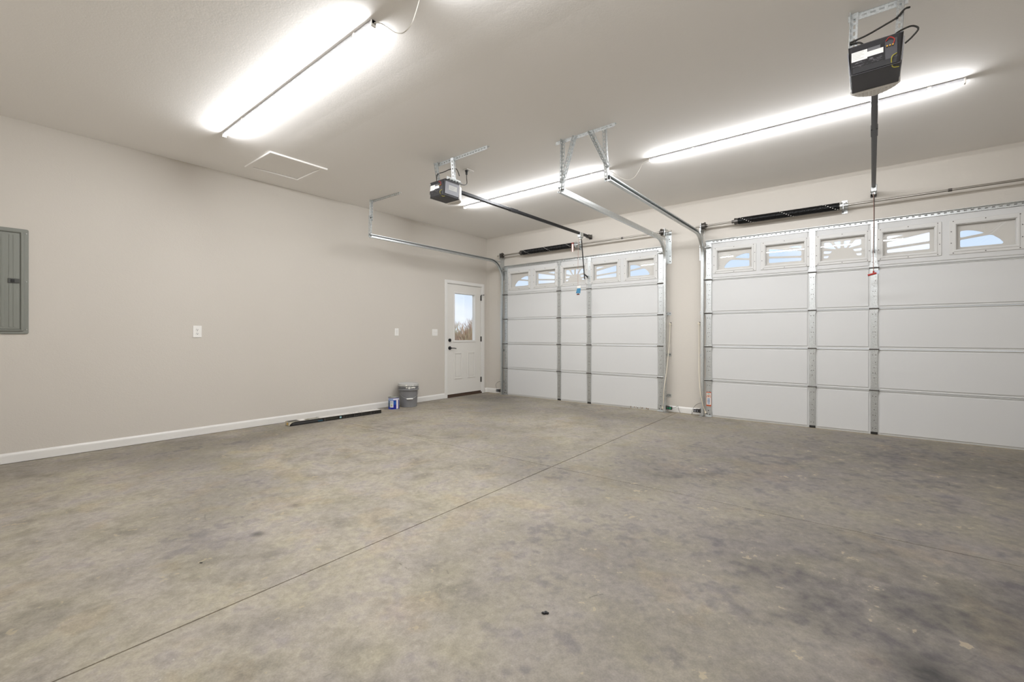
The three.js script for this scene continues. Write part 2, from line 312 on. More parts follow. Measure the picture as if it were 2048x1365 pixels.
tubeLight(4.06, 6.48, 1.89, 'lit tube light above the near garage door, right of the hanging rail brackets', 0.82);
tubeLight(4.06, 6.48, 5.0, 'lit tube light just above the top edge of the picture', 1.1);
for (const [z, lab] of [[4.985, 'white cord sagging from the tube light at the top of the picture'], [1.87, 'white cord sagging between the two tube lights above the garage doors']]) {
  const c = mesh(numbered('power_cord'), tube([[3.555, H - 0.018, z + 0.015], [3.6, H - 0.03, z], [3.654, 2.978, z - 0.01], [3.73, 2.915, z - 0.015], [3.81, 2.882, z - 0.015], [3.875, 2.9, z - 0.015], [3.93, 2.96, z - 0.01], [3.985, H - 0.025, z], [4.062, H - 0.025, z + 0.015]], 0.0032, 40), M.cordWhite, scene);
  tag(c, lab, 'cord');
}

// ---------------------------------------------------------------- garage doors
const YS = [0.012, 0.505, 0.972, 1.436, 1.900, DH];
const STL = [0.036, DW / 2 - 0.2925, DW / 2 + 0.2925, DW - 0.036];
const WIN = [0.357, 0.94, 1.525, 2.107, 2.695], WY = 2.158, WW = 0.43, WH = 0.27;
const ZB = 0.012, ZF = 0.05, ZC = 0.057;           // back and front of a section, face of the covers
function holesFor(i) { // sunburst cut-outs of window i, in window units
  const mir = h => h.map(([u, v]) => [1 - u, v]);
  const mid = [[[.07, .88], [.21, .87], [.36, .51], [.07, .62]], [[.30, .87], [.46, .88], [.46, .55], [.40, .53]], [[.06, .47], [.26, .44], [.22, .33], [.06, .34]], [[.06, .23], [.19, .23], [.16, .12], [.06, .12]]];
  const four = [[[.07, .87], [.25, .88], [.42, .85], [.07, .73]], [[.07, .60], [.93, .86], [.93, .47], [.07, .36]], [[.07, .26], [.93, .37], [.93, .13], [.07, .11]]];
  const five = [[[.065, .76], [.18, .77], [.30, .735], [.42, .66], [.49, .60], [.45, .575], [.065, .48]], [[.065, .39], [.58, .49], [.64, .47], [.76, .29], [.82, .14], [.80, .08], [.065, .08]]];
  return i === 2 ? [...mid, ...mid.map(mir)] : i === 3 ? four : i === 1 ? four.map(mir) : i === 4 ? five : five.map(mir);
}
function roundPoly(pts, r) { // a Path with small round corners
  let area = 0; pts.forEach((p, i) => { const q = pts[(i + 1) % pts.length]; area += p[0] * q[1] - q[0] * p[1]; });
  if (area > 0) pts = [...pts].reverse();
  const P = new THREE.Path(), n = pts.length;
  pts.forEach((p, i) => {
    const a = pts[(i + n - 1) % n], b = pts[(i + 1) % n], la = Math.hypot(a[0] - p[0], a[1] - p[1]), lb = Math.hypot(b[0] - p[0], b[1] - p[1]), k = Math.min(r, la * 0.4, lb * 0.4);
    const s = [p[0] + (a[0] - p[0]) * k / la, p[1] + (a[1] - p[1]) * k / la], e = [p[0] + (b[0] - p[0]) * k / lb, p[1] + (b[1] - p[1]) * k / lb];
    i ? P.lineTo(...s) : P.moveTo(...s); P.quadraticCurveTo(...p, ...e);
  });
  P.closePath(); return P;
}
const bayEdges = [[0.085, STL[1] - 0.05], [STL[1] + 0.05, STL[2] - 0.05], [STL[2] + 0.05, DW - 0.085]];
const screwGeo = at(cyl(0.0045, 0.004, 'z', 8), 0, 0, 0);
function garageDoor(x0, label) {
  const o = thing('garage_door', label, 'garage door', [x0, 0, 0], 'sectional garage doors');
  for (let s = 0; s < 5; s++) {
    const y0 = YS[s] + (s ? 0.0015 : 0), y1 = YS[s + 1] - 0.0015, top = s === 4;
    const sh = rectShape(0, y0, DW, y1);
    if (top) for (const c of WIN) sh.holes.push(rectPath(c - WW / 2 - 0.012, WY - WH / 2 - 0.012, c + WW / 2 + 0.012, WY + WH / 2 + 0.012));
    const sec = part('section', ext(sh, ZF - ZB, 0.002).translate(0, 0, ZB), M.doorWhite, o);
    for (const [a, b] of bayEdges) { // insulation cover of one bay
      const cs = rectShape(a, y0 + (s ? 0.026 : 0.012), b, y1 - (top ? 0.03 : 0.026));
      if (top) for (const c of WIN) if (c > a && c < b) cs.holes.push(rectPath(c - WW / 2 - 0.012, WY - WH / 2 - 0.012, c + WW / 2 + 0.012, WY + WH / 2 + 0.012));
      part('back_panel', ext(cs, ZC - ZF, 0.002).translate(0, 0, ZF), M.panelWhite, sec);
    }
    const rails = [];                               // rolled edges beside each joint
    if (s) rails.push(rbox(0.08, y0, ZF, DW - 0.08, y0 + 0.009, ZF + 0.008, 0.003));
    if (!top) rails.push(rbox(0.08, y1 - 0.009, ZF, DW - 0.08, y1, ZF + 0.008, 0.003));
    part('section_rail', rails, M.doorWhite, sec);
    STL.forEach((c, k) => {
      const hw = k === 0 || k === 3 ? 0.036 : 0.032, g = [rbox(c - hw, y0 + 0.004, ZF, c + hw, y1 - 0.004, ZF + 0.013, 0.002), rbox(c - hw + 0.012, y0 + 0.03, ZF + 0.012, c + hw - 0.012, y1 - 0.03, ZF + 0.0145, 0.001)];
      const st = part('stile', g, M.galv, sec);
      st.userData.label = 'galvanized steel upright strip';
    });
  }
  for (const c of [STL[1], STL[2]]) part('stile_foot', rbox(c - 0.031, 0.004, ZF, c + 0.031, 0.03, ZF + 0.0155, 0.002), M.rubber, o);
  part('bottom_seal', rbox(0, 0, ZB + 0.004, DW, 0.013, ZF - 0.002, 0.003), M.doorWhite, o);
  // screws of the stiles, joined: too small to pick apart
  const sg = []; for (let s = 0; s < 5; s++) for (const c of STL) for (const [dx, f] of [[-0.014, 0.12], [0.014, 0.12], [0, 0.3], [-0.01, 0.42], [0.01, 0.42], [0, 0.55], [0.012, 0.68], [-0.014, 0.86], [0.014, 0.86]]) sg.push(at(screwGeo.clone(), c + dx, YS[s] + (YS[s + 1] - YS[s]) * f, ZF + 0.0155));
  const scr = part('stile_screws', sg, M.darkSteel, o); scr.userData.kind = 'stuff';
  // hinges
  for (let s = 1; s < 5; s++) STL.forEach((c, k) => {
    const y = YS[s], end = k === 0 || k === 3, w = end ? 0.034 : 0.028;
    const pl = [polyShape([[c - w, y - 0.055], [c + w, y - 0.055], [c + w + 0.012, y - 0.006], [c - w - 0.012, y - 0.006]]), polyShape([[c - w - 0.012, y + 0.006], [c + w + 0.012, y + 0.006], [c + w, y + 0.06], [c - w, y + 0.06]])].map(p => ext(p, 0.004).translate(0, 0, ZF + 0.0145));
    const h = part('hinge', pl, M.galv, o);
    part('hinge_pin', at(cyl(0.0075, 2 * w + 0.034, 'x', 10), c, y, ZF + 0.024), M.darkSteel, h);
    if (end) { const dir = k ? 1 : -1; part('roller_stem', [at(cyl(0.0055, 0.13, 'x', 8), c + dir * 0.03, y + 0.008, ZF + 0.038), at(cyl(0.02, 0.012, 'x', 14), c + dir * 0.072, y + 0.008, ZF + 0.038)], M.steel, h); }
  });
  for (const [k, c] of [[-1, STL[0]], [1, STL[3]]]) { // top roller bracket and bottom corner bracket
    const t = part('top_roller_bracket', [rbox(c - 0.035, 2.345, ZF + 0.0135, c + 0.035, 2.352, ZF + 0.075, 0.001), rbox(c - 0.035, 2.30, ZF + 0.0135, c + 0.035, 2.347, ZF + 0.017, 0.001)], M.galv, o);
    part('roller_stem', [at(cyl(0.0055, 0.13, 'x', 8), c + k * 0.045, 2.36, ZF + 0.06), at(cyl(0.011, 0.05, 'x', 10), c, 2.36, ZF + 0.06)], M.steel, t);
    const b = part('bottom_bracket', [ext(polyShape([[c - 0.04, 0.004], [c + 0.042, 0.004], [c + 0.042, 0.075], [c + 0.02, 0.11], [c - 0.04, 0.11]]), 0.004).translate(0, 0, ZF + 0.0145), rbox(c - 0.045, 0.003, ZF, c + 0.045, 0.009, ZF + 0.05, 0.001)], M.galv, o);
    parts('bolt', [[-0.02, 0.04], [0.018, 0.035], [0.0, 0.085]].map(([dx, y]) => at(cyl(0.007, 0.005, 'z', 8), c + dx, y, ZF + 0.02)), M.blackPaint, b);
  }
  for (const [x, k] of [[-0.02, 1], [DW + 0.02, -1]]) part('lift_cable', tube([[x + k * 0.005, 2.59, 0.08], [x + k * 0.002, 1.4, 0.078], [x, 0.06, 0.075]], 0.0016, 6, 5), M.steel, o);
  { // slotted strut along the top edge
    const s = slots(DW, 0.04, 0.05, 0.022, 0.012);
    part('top_strut', [ext(s, 0.003).translate(0, DH - 0.032, ZF + 0.0145), bx(0, DH + 0.006, ZF - 0.01, DW, DH + 0.009, ZF + 0.05)], M.galv, o);
  }
  WIN.forEach((c, i) => {
    const fx = WW / 2 + 0.05, fy = WH / 2 + 0.045, fr = rectShape(c - fx, WY - fy, c + fx, WY + fy, 0.006); fr.holes.push(rectPath(c - WW / 2, WY - WH / 2, c + WW / 2, WY + WH / 2));
    const inner = rectShape(c - WW / 2 - 0.01, WY - WH / 2 - 0.01, c + WW / 2 + 0.01, WY + WH / 2 + 0.01); inner.holes.push(rectPath(c - WW / 2 + 0.006, WY - WH / 2 + 0.006, c + WW / 2 - 0.006, WY + WH / 2 - 0.006));
    const fx2 = WW / 2 + 0.018, fy2 = WH / 2 + 0.018, lip = rectShape(c - fx2, WY - fy2, c + fx2, WY + fy2); lip.holes.push(rectPath(c - WW / 2, WY - WH / 2, c + WW / 2, WY + WH / 2));
    const w = part('window', [ext(fr, 0.008, 0.002).translate(0, 0, ZC), ext(lip, 0.006, 0.002).translate(0, 0, ZC + 0.007), ext(inner, ZC + 0.002 - 0.03).translate(0, 0, 0.030)], M.retainer, o);
    w.userData.label = ['window with the left tail of a sunburst grille', 'window with left-hand rays of a sunburst grille', 'window with half a sun and its rays', 'window with right-hand rays of a sunburst grille', 'window with the right tail of a sunburst grille'][i];
    part('pane', bx(c - WW / 2 - 0.009, WY - WH / 2 - 0.009, 0.0285, c + WW / 2 + 0.009, WY + WH / 2 + 0.009, 0.029), M.glass, w);
    const ins = rectShape(c - WW / 2 - 0.011, WY - WH / 2 - 0.011, c + WW / 2 + 0.011, WY + WH / 2 + 0.011);
    for (const h of holesFor(i)) ins.holes.push(roundPoly(h.map(([u, v]) => [c + (u - 0.5) * (WW - 0.02), WY + (v - 0.5) * (WH - 0.02)]), 0.012));
    part('sunburst_grille', new THREE.ExtrudeGeometry(ins, { depth: 0.007, bevelEnabled: false, curveSegments: 3 }).translate(0, 0, 0.014), M.insert, w);
    const sc = []; for (const y of [WY - fy + 0.014, WY + fy - 0.014]) for (const x of [-1, 0, 1]) sc.push(at(cyl(0.005, 0.004, 'z', 8), c + x * (fx - 0.03), y, ZC + 0.009));
    for (const y of [-0.06, 0.06]) for (const x of [-1, 1]) sc.push(at(cyl(0.005, 0.004, 'z', 8), c + x * (fx - 0.015), WY + y, ZC + 0.009));
    part('frame_screws', sc, M.darkSteel, w).userData.kind = 'stuff';
  });
  return o;
}
const gd1 = garageDoor(DOORS[0], 'far white sectional garage door beside the side door, with sunburst windows');
const gd2 = garageDoor(DOORS[1], 'near white sectional garage door cut off by the right edge of the picture');
// rail bracket where the opener arm meets the door
for (const [d, x] of [[gd1, 2.32 - DOORS[0]], [gd2, 5.965 - DOORS[1]]]) part('arm_bracket', [rbox(x - 0.02, 2.03, ZF + 0.0145, x + 0.02, 2.14, ZF + 0.019, 0.001), rbox(x - 0.016, 2.07, ZF + 0.018, x - 0.012, 2.115, ZF + 0.06, 0.001), rbox(x + 0.012, 2.07, ZF + 0.018, x + 0.016, 2.115, ZF + 0.06, 0.001)], M.galv, d);
{ // warning label on the near door's first stile
  const c = document.createElement('canvas'); c.width = 64; c.height = 192; const q = c.getContext('2d');
  q.fillStyle = '#e9e4da'; q.fillRect(0, 0, 64, 192); q.fillStyle = '#c04f26'; q.fillRect(0, 0, 64, 13); q.fillRect(0, 64, 64, 6); q.fillRect(0, 172, 64, 20); q.strokeStyle = '#c66a4a'; q.lineWidth = 5; q.strokeRect(1, 1, 62, 190);
  q.fillStyle = '#3f7f6d'; q.fillRect(14, 24, 36, 8); q.fillStyle = '#d49a86'; q.fillRect(10, 42, 44, 16); q.fillStyle = '#aab2c2'; q.fillRect(14, 82, 36, 82);
  const t = new THREE.CanvasTexture(c); t.colorSpace = THREE.SRGBColorSpace;
  const m = new THREE.Mesh(new THREE.BoxGeometry(0.064, 0.2, 0.0008), std('#ffffff', 0.5, 0, { map: t })); m.name = 'warning_label'; m.userData.label = 'orange bordered warning label'; m.position.set(0.038, 0.245, ZF + 0.0155); gd2.add(m);
}
{ // scuffed dirt at the foot of the far door's right bay
  const r = rng(12), g = []; for (let i = 0; i < 16; i++) { const s = 0.004 + 0.008 * r(), b = new THREE.IcosahedronGeometry(s, 0); b.scale(1, 0.7 + r(), 0.12); b.translate(2.52 + 0.34 * r(), 0.012 + 0.045 * r() * r(), ZC + 0.0005); g.push(b); }
  const d = part('mud_spatter', g, std('#8f7a60', 0.95), gd1); d.userData.kind = 'stuff';
}

// ---------------------------------------------------------------- tracks, springs, sensors, ropes
const TX = 0.052, ZT = 0.088, YT = 2.53;
function track(xw, dir, label) { // xw: x of the web, dir: +1 when the channel opens towards +x
  const o = thing('door_track', label, 'door track', [xw, 0, 0], 'roller tracks of the garage doors');
  const pl = [[0.019, -0.013], [0.027, -0.016], [0.028, -0.024], [0.0, -0.026], [-0.002, 0.0], [0.0, 0.026], [0.03, 0.025], [0.031, 0.017], [0.026, 0.013]].map(([u, n]) => [u * dir, n]);
  const outl = thicken(pl, 0.0024), R = 0.31;
  part('vertical_track', sweepZY(outl, [[ZT, 0.012], [ZT, YT - R]]), M.galv, o);
  const arc = []; for (let i = 0; i <= 14; i++) { const a = i / 14 * Math.PI / 2; arc.push([ZT + R - R * Math.cos(a), YT - R + R * Math.sin(a)]); }
  part('curved_track', sweepZY(outl, arc), M.galv, o);
  part('horizontal_track', [sweepZY(outl, [[ZT + R, YT], [2.97, YT]]), ], M.galv, o);
  part('stiffener_angle', [rbox(-dir * 0.004 - 0.0015, YT - 0.012, 0.05, -dir * 0.004 + 0.0015, YT + 0.02, 0.62, 0.0008)], M.galv, o);
  const X = (a, b) => dir > 0 ? [-b, -a] : [a, b], box = (a, b, y0, y1, z0, z1) => { const [p, q] = X(a, b); return rbox(p, y0, z0, q, y1, z1, 0.0008); };
  const fl = part('flag_bracket', [box(0.003, 0.05, 2.19, 2.66, 0.0, 0.004), box(0.003, 0.0065, 2.19, 2.62, 0.0, ZT + 0.03)], M.galv, o);
  parts('bolt', [[0.03, 2.22], [0.03, 2.3], [0.03, 2.52], [0.02, 2.55], [0.03, 2.62]].map(([u, y]) => at(cyl(0.008, 0.007, 'z', 8), dir > 0 ? -u : u, y, 0.007)), M.darkSteel, fl);
  for (const y of [1.45, 0.844, 0.24]) {
    const b = part('jamb_bracket', [box(0.003, 0.045, y - 0.022, y + 0.022, 0.0, 0.003), box(0.003, 0.006, y - 0.022, y + 0.022, 0.0, ZT + 0.014)], M.galv, o);
    parts('bolt', [at(cyl(0.007, 0.006, 'z', 8), dir > 0 ? -0.028 : 0.028, y + 0.006, 0.006), at(cyl(0.006, 0.006, 'x', 8), (dir > 0 ? -1 : 1) * 0.008, y, ZT)], M.darkSteel, b);
  }
  part('floor_foot', [rbox(-0.03, 0.0, ZT - 0.05, 0.03, 0.004, ZT + 0.03, 0.001)], M.galv, o);
  return o;
}
track(DOORS[0] - TX, 1, 'galvanized track curving from the far garage door out along the left wall');
track(DOORS[0] + DW + TX, -1, 'galvanized track at the right side of the far garage door, hung by the ceiling bracket');
track(DOORS[1] - TX, 1, 'galvanized track at the left side of the near garage door');
track(DOORS[1] + DW + TX, -1, 'galvanized track at the right side of the near garage door, outside the picture');
{ // hangers of slotted angle
  const h = thing('track_hanger', 'slotted steel hanger holding the track beside the left wall', 'bracket', [0, 0, 0]);
  part('ceiling_angle', along(perfAngle(0.62), V(0.40, H, 2.9), V(1.02, H, 2.89), V(0, -1, 0)), M.galv, h);
  part('hanger_strap', along(perfAngle(0.30), V(0.422, H - 0.004, 2.912), V(0.437, H - 0.304, 2.925), V(1, 0, 0)), M.galv, h);
  part('hanger_strap', along(perfAngle(0.31), V(0.432, H - 0.23, 2.928), V(0.449, H - 0.54, 2.942), V(1, 0, 0.3)), M.galv, h);
  parts('bolt', [at(cyl(0.008, 0.02, 'z', 8), 0.438, H - 0.26, 2.935), at(cyl(0.008, 0.02, 'x', 8), 0.447, YT, 2.95)], M.darkSteel, h);
  const k = thing('track_hanger', 'slotted steel hanger of four struts between the two garage doors', 'bracket', [0, 0, 0]);
  const xa = DOORS[0] + DW + TX, xb = DOORS[1] - TX;
  part('ceiling_angle', along(perfAngle(0.64), V(3.49, H, 2.87), V(4.13, H, 2.885), V(0, -1, 0)), M.galv, k);
  part('hanger_strap', along(perfAngle(0.55), V(3.565, H - 0.004, 2.875), V(xa + 0.004, YT - 0.02, 2.955), V(1, 0, 0)), M.galv, k);
  part('hanger_strap', along(perfAngle(0.545), V(4.03, H - 0.004, 2.875), V(xb - 0.004, YT - 0.02, 2.955), V(-1, 0, 0)), M.galv, k);
  part('diagonal_brace', along(perfAngle(0.46), V(3.71, H - 0.004, 2.868), V(xa + 0.012, YT + 0.1, 2.93), V(1, 0, 0.4)), M.galv, k);
  part('diagonal_brace', along(perfAngle(0.47), V(3.87, H - 0.004, 2.868), V(xb - 0.012, YT + 0.1, 2.93), V(1, 0, 0.4)), M.galv, k);
  parts('bolt', [at(cyl(0.008, 0.05, 'x', 8), xa + 0.005, YT, 2.955), at(cyl(0.008, 0.05, 'x', 8), xb - 0.005, YT, 2.955)], M.darkSteel, k);
  const r = thing('track_hanger', 'slotted steel hanger of the near door right track, outside the picture', 'bracket', [0, 0, 0]);
  part('ceiling_angle', along(perfAngle(0.5), V(7.0, H, 2.9), V(7.5, H, 2.9), V(0, -1, 0)), M.galv, r);
  part('hanger_strap', along(perfAngle(0.54), V(7.27, H - 0.004, 2.92), V(7.26, YT - 0.02, 2.95), V(-1, 0, 0)), M.galv, r);
}
function torsion(x0, a, b, label, tagged) {
  const o = thing('torsion_spring', label, 'spring', [x0, 0, 0.0025], 'torsion spring shafts above the doors'), y = 2.645, z = 0.12;
  part('shaft', at(cyl(0.0125, DW + 0.26, 'x', 16), DW / 2 + 0.01, y, z), M.shaft, o);
  const n = 150, R = 0.041, pts = []; for (let i = 0; i <= n * 8; i++) { const t = i / 8 * 2 * Math.PI; pts.push(V(a + (b - a) * i / (n * 8), y + R * Math.cos(t), z + R * Math.sin(t))); }
  const curve = new THREE.CatmullRomCurve3(pts); curve.getPoint = (t, v = V()) => { const s = t * n * 2 * Math.PI; return v.set(a + (b - a) * t, y + R * Math.cos(s), z + R * Math.sin(s)); }; curve.getPointAt = curve.getPoint; curve.getTangentAt = (t, v = V()) => { const s = t * n * 2 * Math.PI; return v.set((b - a) / (n * 2 * Math.PI), -R * Math.sin(s), R * Math.cos(s)).normalize(); };
  const sp = part('spring_coil', [new THREE.TubeGeometry(curve, n * 9, 0.0046, 4, false), at(cyl(0.0395, b - a, 'x', 20), (a + b) / 2, y, z)], M.spring, o);
  const dash = []; for (let i = 0; i < 46; i++) { const t = i / 46, s = 0.6 + t * 15; dash.push(at(new THREE.BoxGeometry(0.010, 0.0015, 0.006), 0, 0, 0).translate(0, R + 0.0045, 0).rotateX(s).translate(a + (b - a) * t + 0.01, y, z)); }
  part('paint_stripe', dash, M.paper, sp).userData.kind = 'stuff';
  part('winding_cone', [at(cyl(0.045, 0.05, 'x', 18, 0.036), a - 0.02, y, z), at(cyl(0.02, 0.06, 'x', 12), a - 0.05, y, z)], M.darkSteel, o);
  const cb = part('center_bracket', [rbox(b + 0.02, y - 0.07, 0, b + 0.075, y + 0.085, 0.005, 0.001), rbox(b + 0.035, y - 0.045, 0.004, b + 0.04, y + 0.045, z + 0.035, 0.001), at(cyl(0.04, 0.022, 'x', 18), b + 0.02, y, z), at(cyl(0.025, 0.05, 'x', 14), b + 0.06, y, z)], M.galv, o);
  parts('bolt', [[-0.05, 0.02], [0.06, 0.02], [0.06, 0.05]].map(([dy, dx]) => at(cyl(0.008, 0.008, 'z', 8), b + dx + 0.012, y + dy, 0.008)), M.darkSteel, cb);
  if (tagged) { const t = part('warning_tag', rbox(b - 0.03, y - 0.12, z + 0.045, b + 0.012, y + 0.035, z + 0.0462, 0.0004), M.paper, o); t.userData.label = 'white tag with red border'; part('tag_border', [rbox(b - 0.03, y + 0.015, z + 0.046, b + 0.012, y + 0.035, z + 0.0466, 0.0002), rbox(b - 0.03, y - 0.12, z + 0.046, b - 0.024, y + 0.03, z + 0.0466, 0.0002), rbox(b + 0.006, y - 0.12, z + 0.046, b + 0.012, y + 0.03, z + 0.0466, 0.0002)], M.red, t); }
  for (const [x, s] of [[-0.045, 1], [DW + 0.045, -1]]) {
    part('cable_drum', [at(cyl(0.05, 0.012, 'x', 22), x + s * 0.05, y, z), at(cyl(0.042, 0.04, 'x', 22), x + s * 0.03, y, z), at(cyl(0.022, 0.08, 'x', 14), x + s * 0.04, y, z)], M.darkSteel, o);
    const p = part('bearing_plate', [rbox(x - 0.003, y - 0.06, 0.0, x + 0.003, y + 0.05, z + 0.03, 0.001), at(cyl(0.028, 0.014, 'x', 16), x - s * 0.006, y, z)], M.galv, o);
  }
  part('shaft_coupling', at(cyl(0.0165, 0.03, 'x', 14), DW - 0.62, y, z), M.darkSteel, o);
  return o;
}
torsion(DOORS[0], 0.49, 1.575, 'black torsion spring with red tag on the shaft above the far garage door', true);
torsion(DOORS[1], 0.425, 1.5, 'black torsion spring on the shaft above the near garage door', false);
function sensor(x, dir, label, wire, green) {
  const o = thing('safety_sensor', label, 'sensor', [x, 0, 0.12], 'photo eyes at the door feet');
  part('bracket', [rbox(-0.004, 0.045, -0.035, 0.004, 0.105, 0.012, 0.001), rbox(Math.min(0, dir * 0.05), 0.097, -0.012, Math.max(0, dir * 0.05), 0.101, 0.012, 0.001)], M.darkSteel, o);
  part('sensor_body', [rbox(Math.min(dir * 0.006, dir * 0.085), 0.052, -0.018, Math.max(dir * 0.006, dir * 0.085), 0.095, 0.018, 0.006, 2)], M.plasticBlack, o);
  part('sensor_lens', [at(cyl(0.014, 0.006, 'z', 14), dir * 0.062, 0.074, 0.0185), at(cyl(0.009, 0.006, 'z', 12), dir * 0.028, 0.074, 0.0185)], green ? M.ledGreen : M.plasticGrey, o);
  part('wire', tube(wire, 0.0022, 24, 5), M.wireGrey, o);
  return o;
}
sensor(DOORS[0] - TX - 0.012, -1, 'black photo eye at the left foot of the far garage door', [[-0.07, 0.09, 0], [-0.12, 0.12, -0.04], [-0.17, 0.17, -0.08], [-0.15, 0.215, -0.1], [-0.1, 0.235, -0.112], [-0.02, 0.23, -0.113]], false);
sensor(DOORS[0] + DW + TX + 0.012, 1, 'black photo eye with green light at the right foot of the far garage door', [[0.07, 0.07, 0], [0.12, 0.085, -0.06], [0.135, 0.1, -0.095], [0.15, 0.05, -0.09], [0.175, 0.006, -0.08]], true);
sensor(DOORS[1] - TX - 0.012, -1, 'black photo eye at the left foot of the near garage door', [[-0.08, 0.075, 0], [-0.125, 0.006, -0.04], [-0.12, 0.06, -0.06], [-0.09, 0.13, -0.09], [-0.03, 0.17, -0.105], [0.01, 0.175, -0.108]], false);
for (const [p, l] of [[[[3.645, 1.3, 0.03], [3.637, 1.0, 0.05], [3.62, 0.6, 0.11], [3.595, 0.32, 0.15], [3.57, 0.1, 0.10], [3.556, 0.06, 0.085]], 'cream pull rope hooked to the wall right of the far garage door'], [[[4.052, 1.3, 0.03], [4.058, 1.0, 0.05], [4.075, 0.6, 0.11], [4.105, 0.32, 0.15], [4.14, 0.1, 0.10], [4.152, 0.06, 0.085]], 'cream pull rope hooked to the wall left of the near garage door']]) {
  const o = thing('pull_rope', l, 'rope', [0, 0, 0], 'ropes between the garage doors');
  part('rope_line', tube(p, 0.0062, 40, 7), M.rope, o);
  const k = p[0]; part('knot', [at(new THREE.TorusKnotGeometry(0.010, 0.0055, 32, 6), k[0], k[1] - 0.004, k[2] + 0.004)], M.rope, o);
  part('wall_hook', [at(cyl(0.003, 0.034, 'z', 6), k[0], k[1] + 0.012, 0.017), at(cyl(0.012, 0.003, 'z', 12), k[0], k[1] + 0.012, 0.0015)], M.darkSteel, o);
  const e = p[5]; part('end_knot', [at(new THREE.TorusKnotGeometry(0.009, 0.0055, 32, 6), e[0], e[1], e[2])], M.rope, o);
}

// ---------------------------------------------------------------- openers
function stickerTex(draw, w, h) { const c = document.createElement('canvas'); c.width = w; c.height = h; draw(c.getContext('2d')); const t = new THREE.CanvasTexture(c); t.colorSpace = THREE.SRGBColorSpace; return t; }
const rearSticker = stickerTex(q => {
  q.fillStyle = '#242325'; q.fillRect(0, 0, 256, 128); q.fillStyle = '#eceae6'; q.fillRect(4, 6, 120, 74); q.fillRect(122, 30, 120, 40); q.fillStyle = '#6a6a6c'; q.fillRect(128, 4, 92, 24);
  const r = rng(5); for (let i = 0; i < 42; i++) { q.fillStyle = ['#77757a', '#8f8d90', '#5b5a5e'][i % 3]; q.fillRect(8 + 216 * r(), 84 + 40 * r(), 6 + 22 * r(), 2); }
  q.fillStyle = '#9a9890'; for (let i = 0; i < 5; i++) q.fillRect(12, 14 + i * 12, 60 + 40 * r(), 2);
}, 256, 128);
const sideSticker = stickerTex(q => { q.fillStyle = '#c8c8c4'; q.fillRect(0, 0, 128, 48); q.fillStyle = '#8f8f94'; for (const y of [12, 24, 34]) q.fillRect(14, y, 96 - y, 3); }, 128, 48);
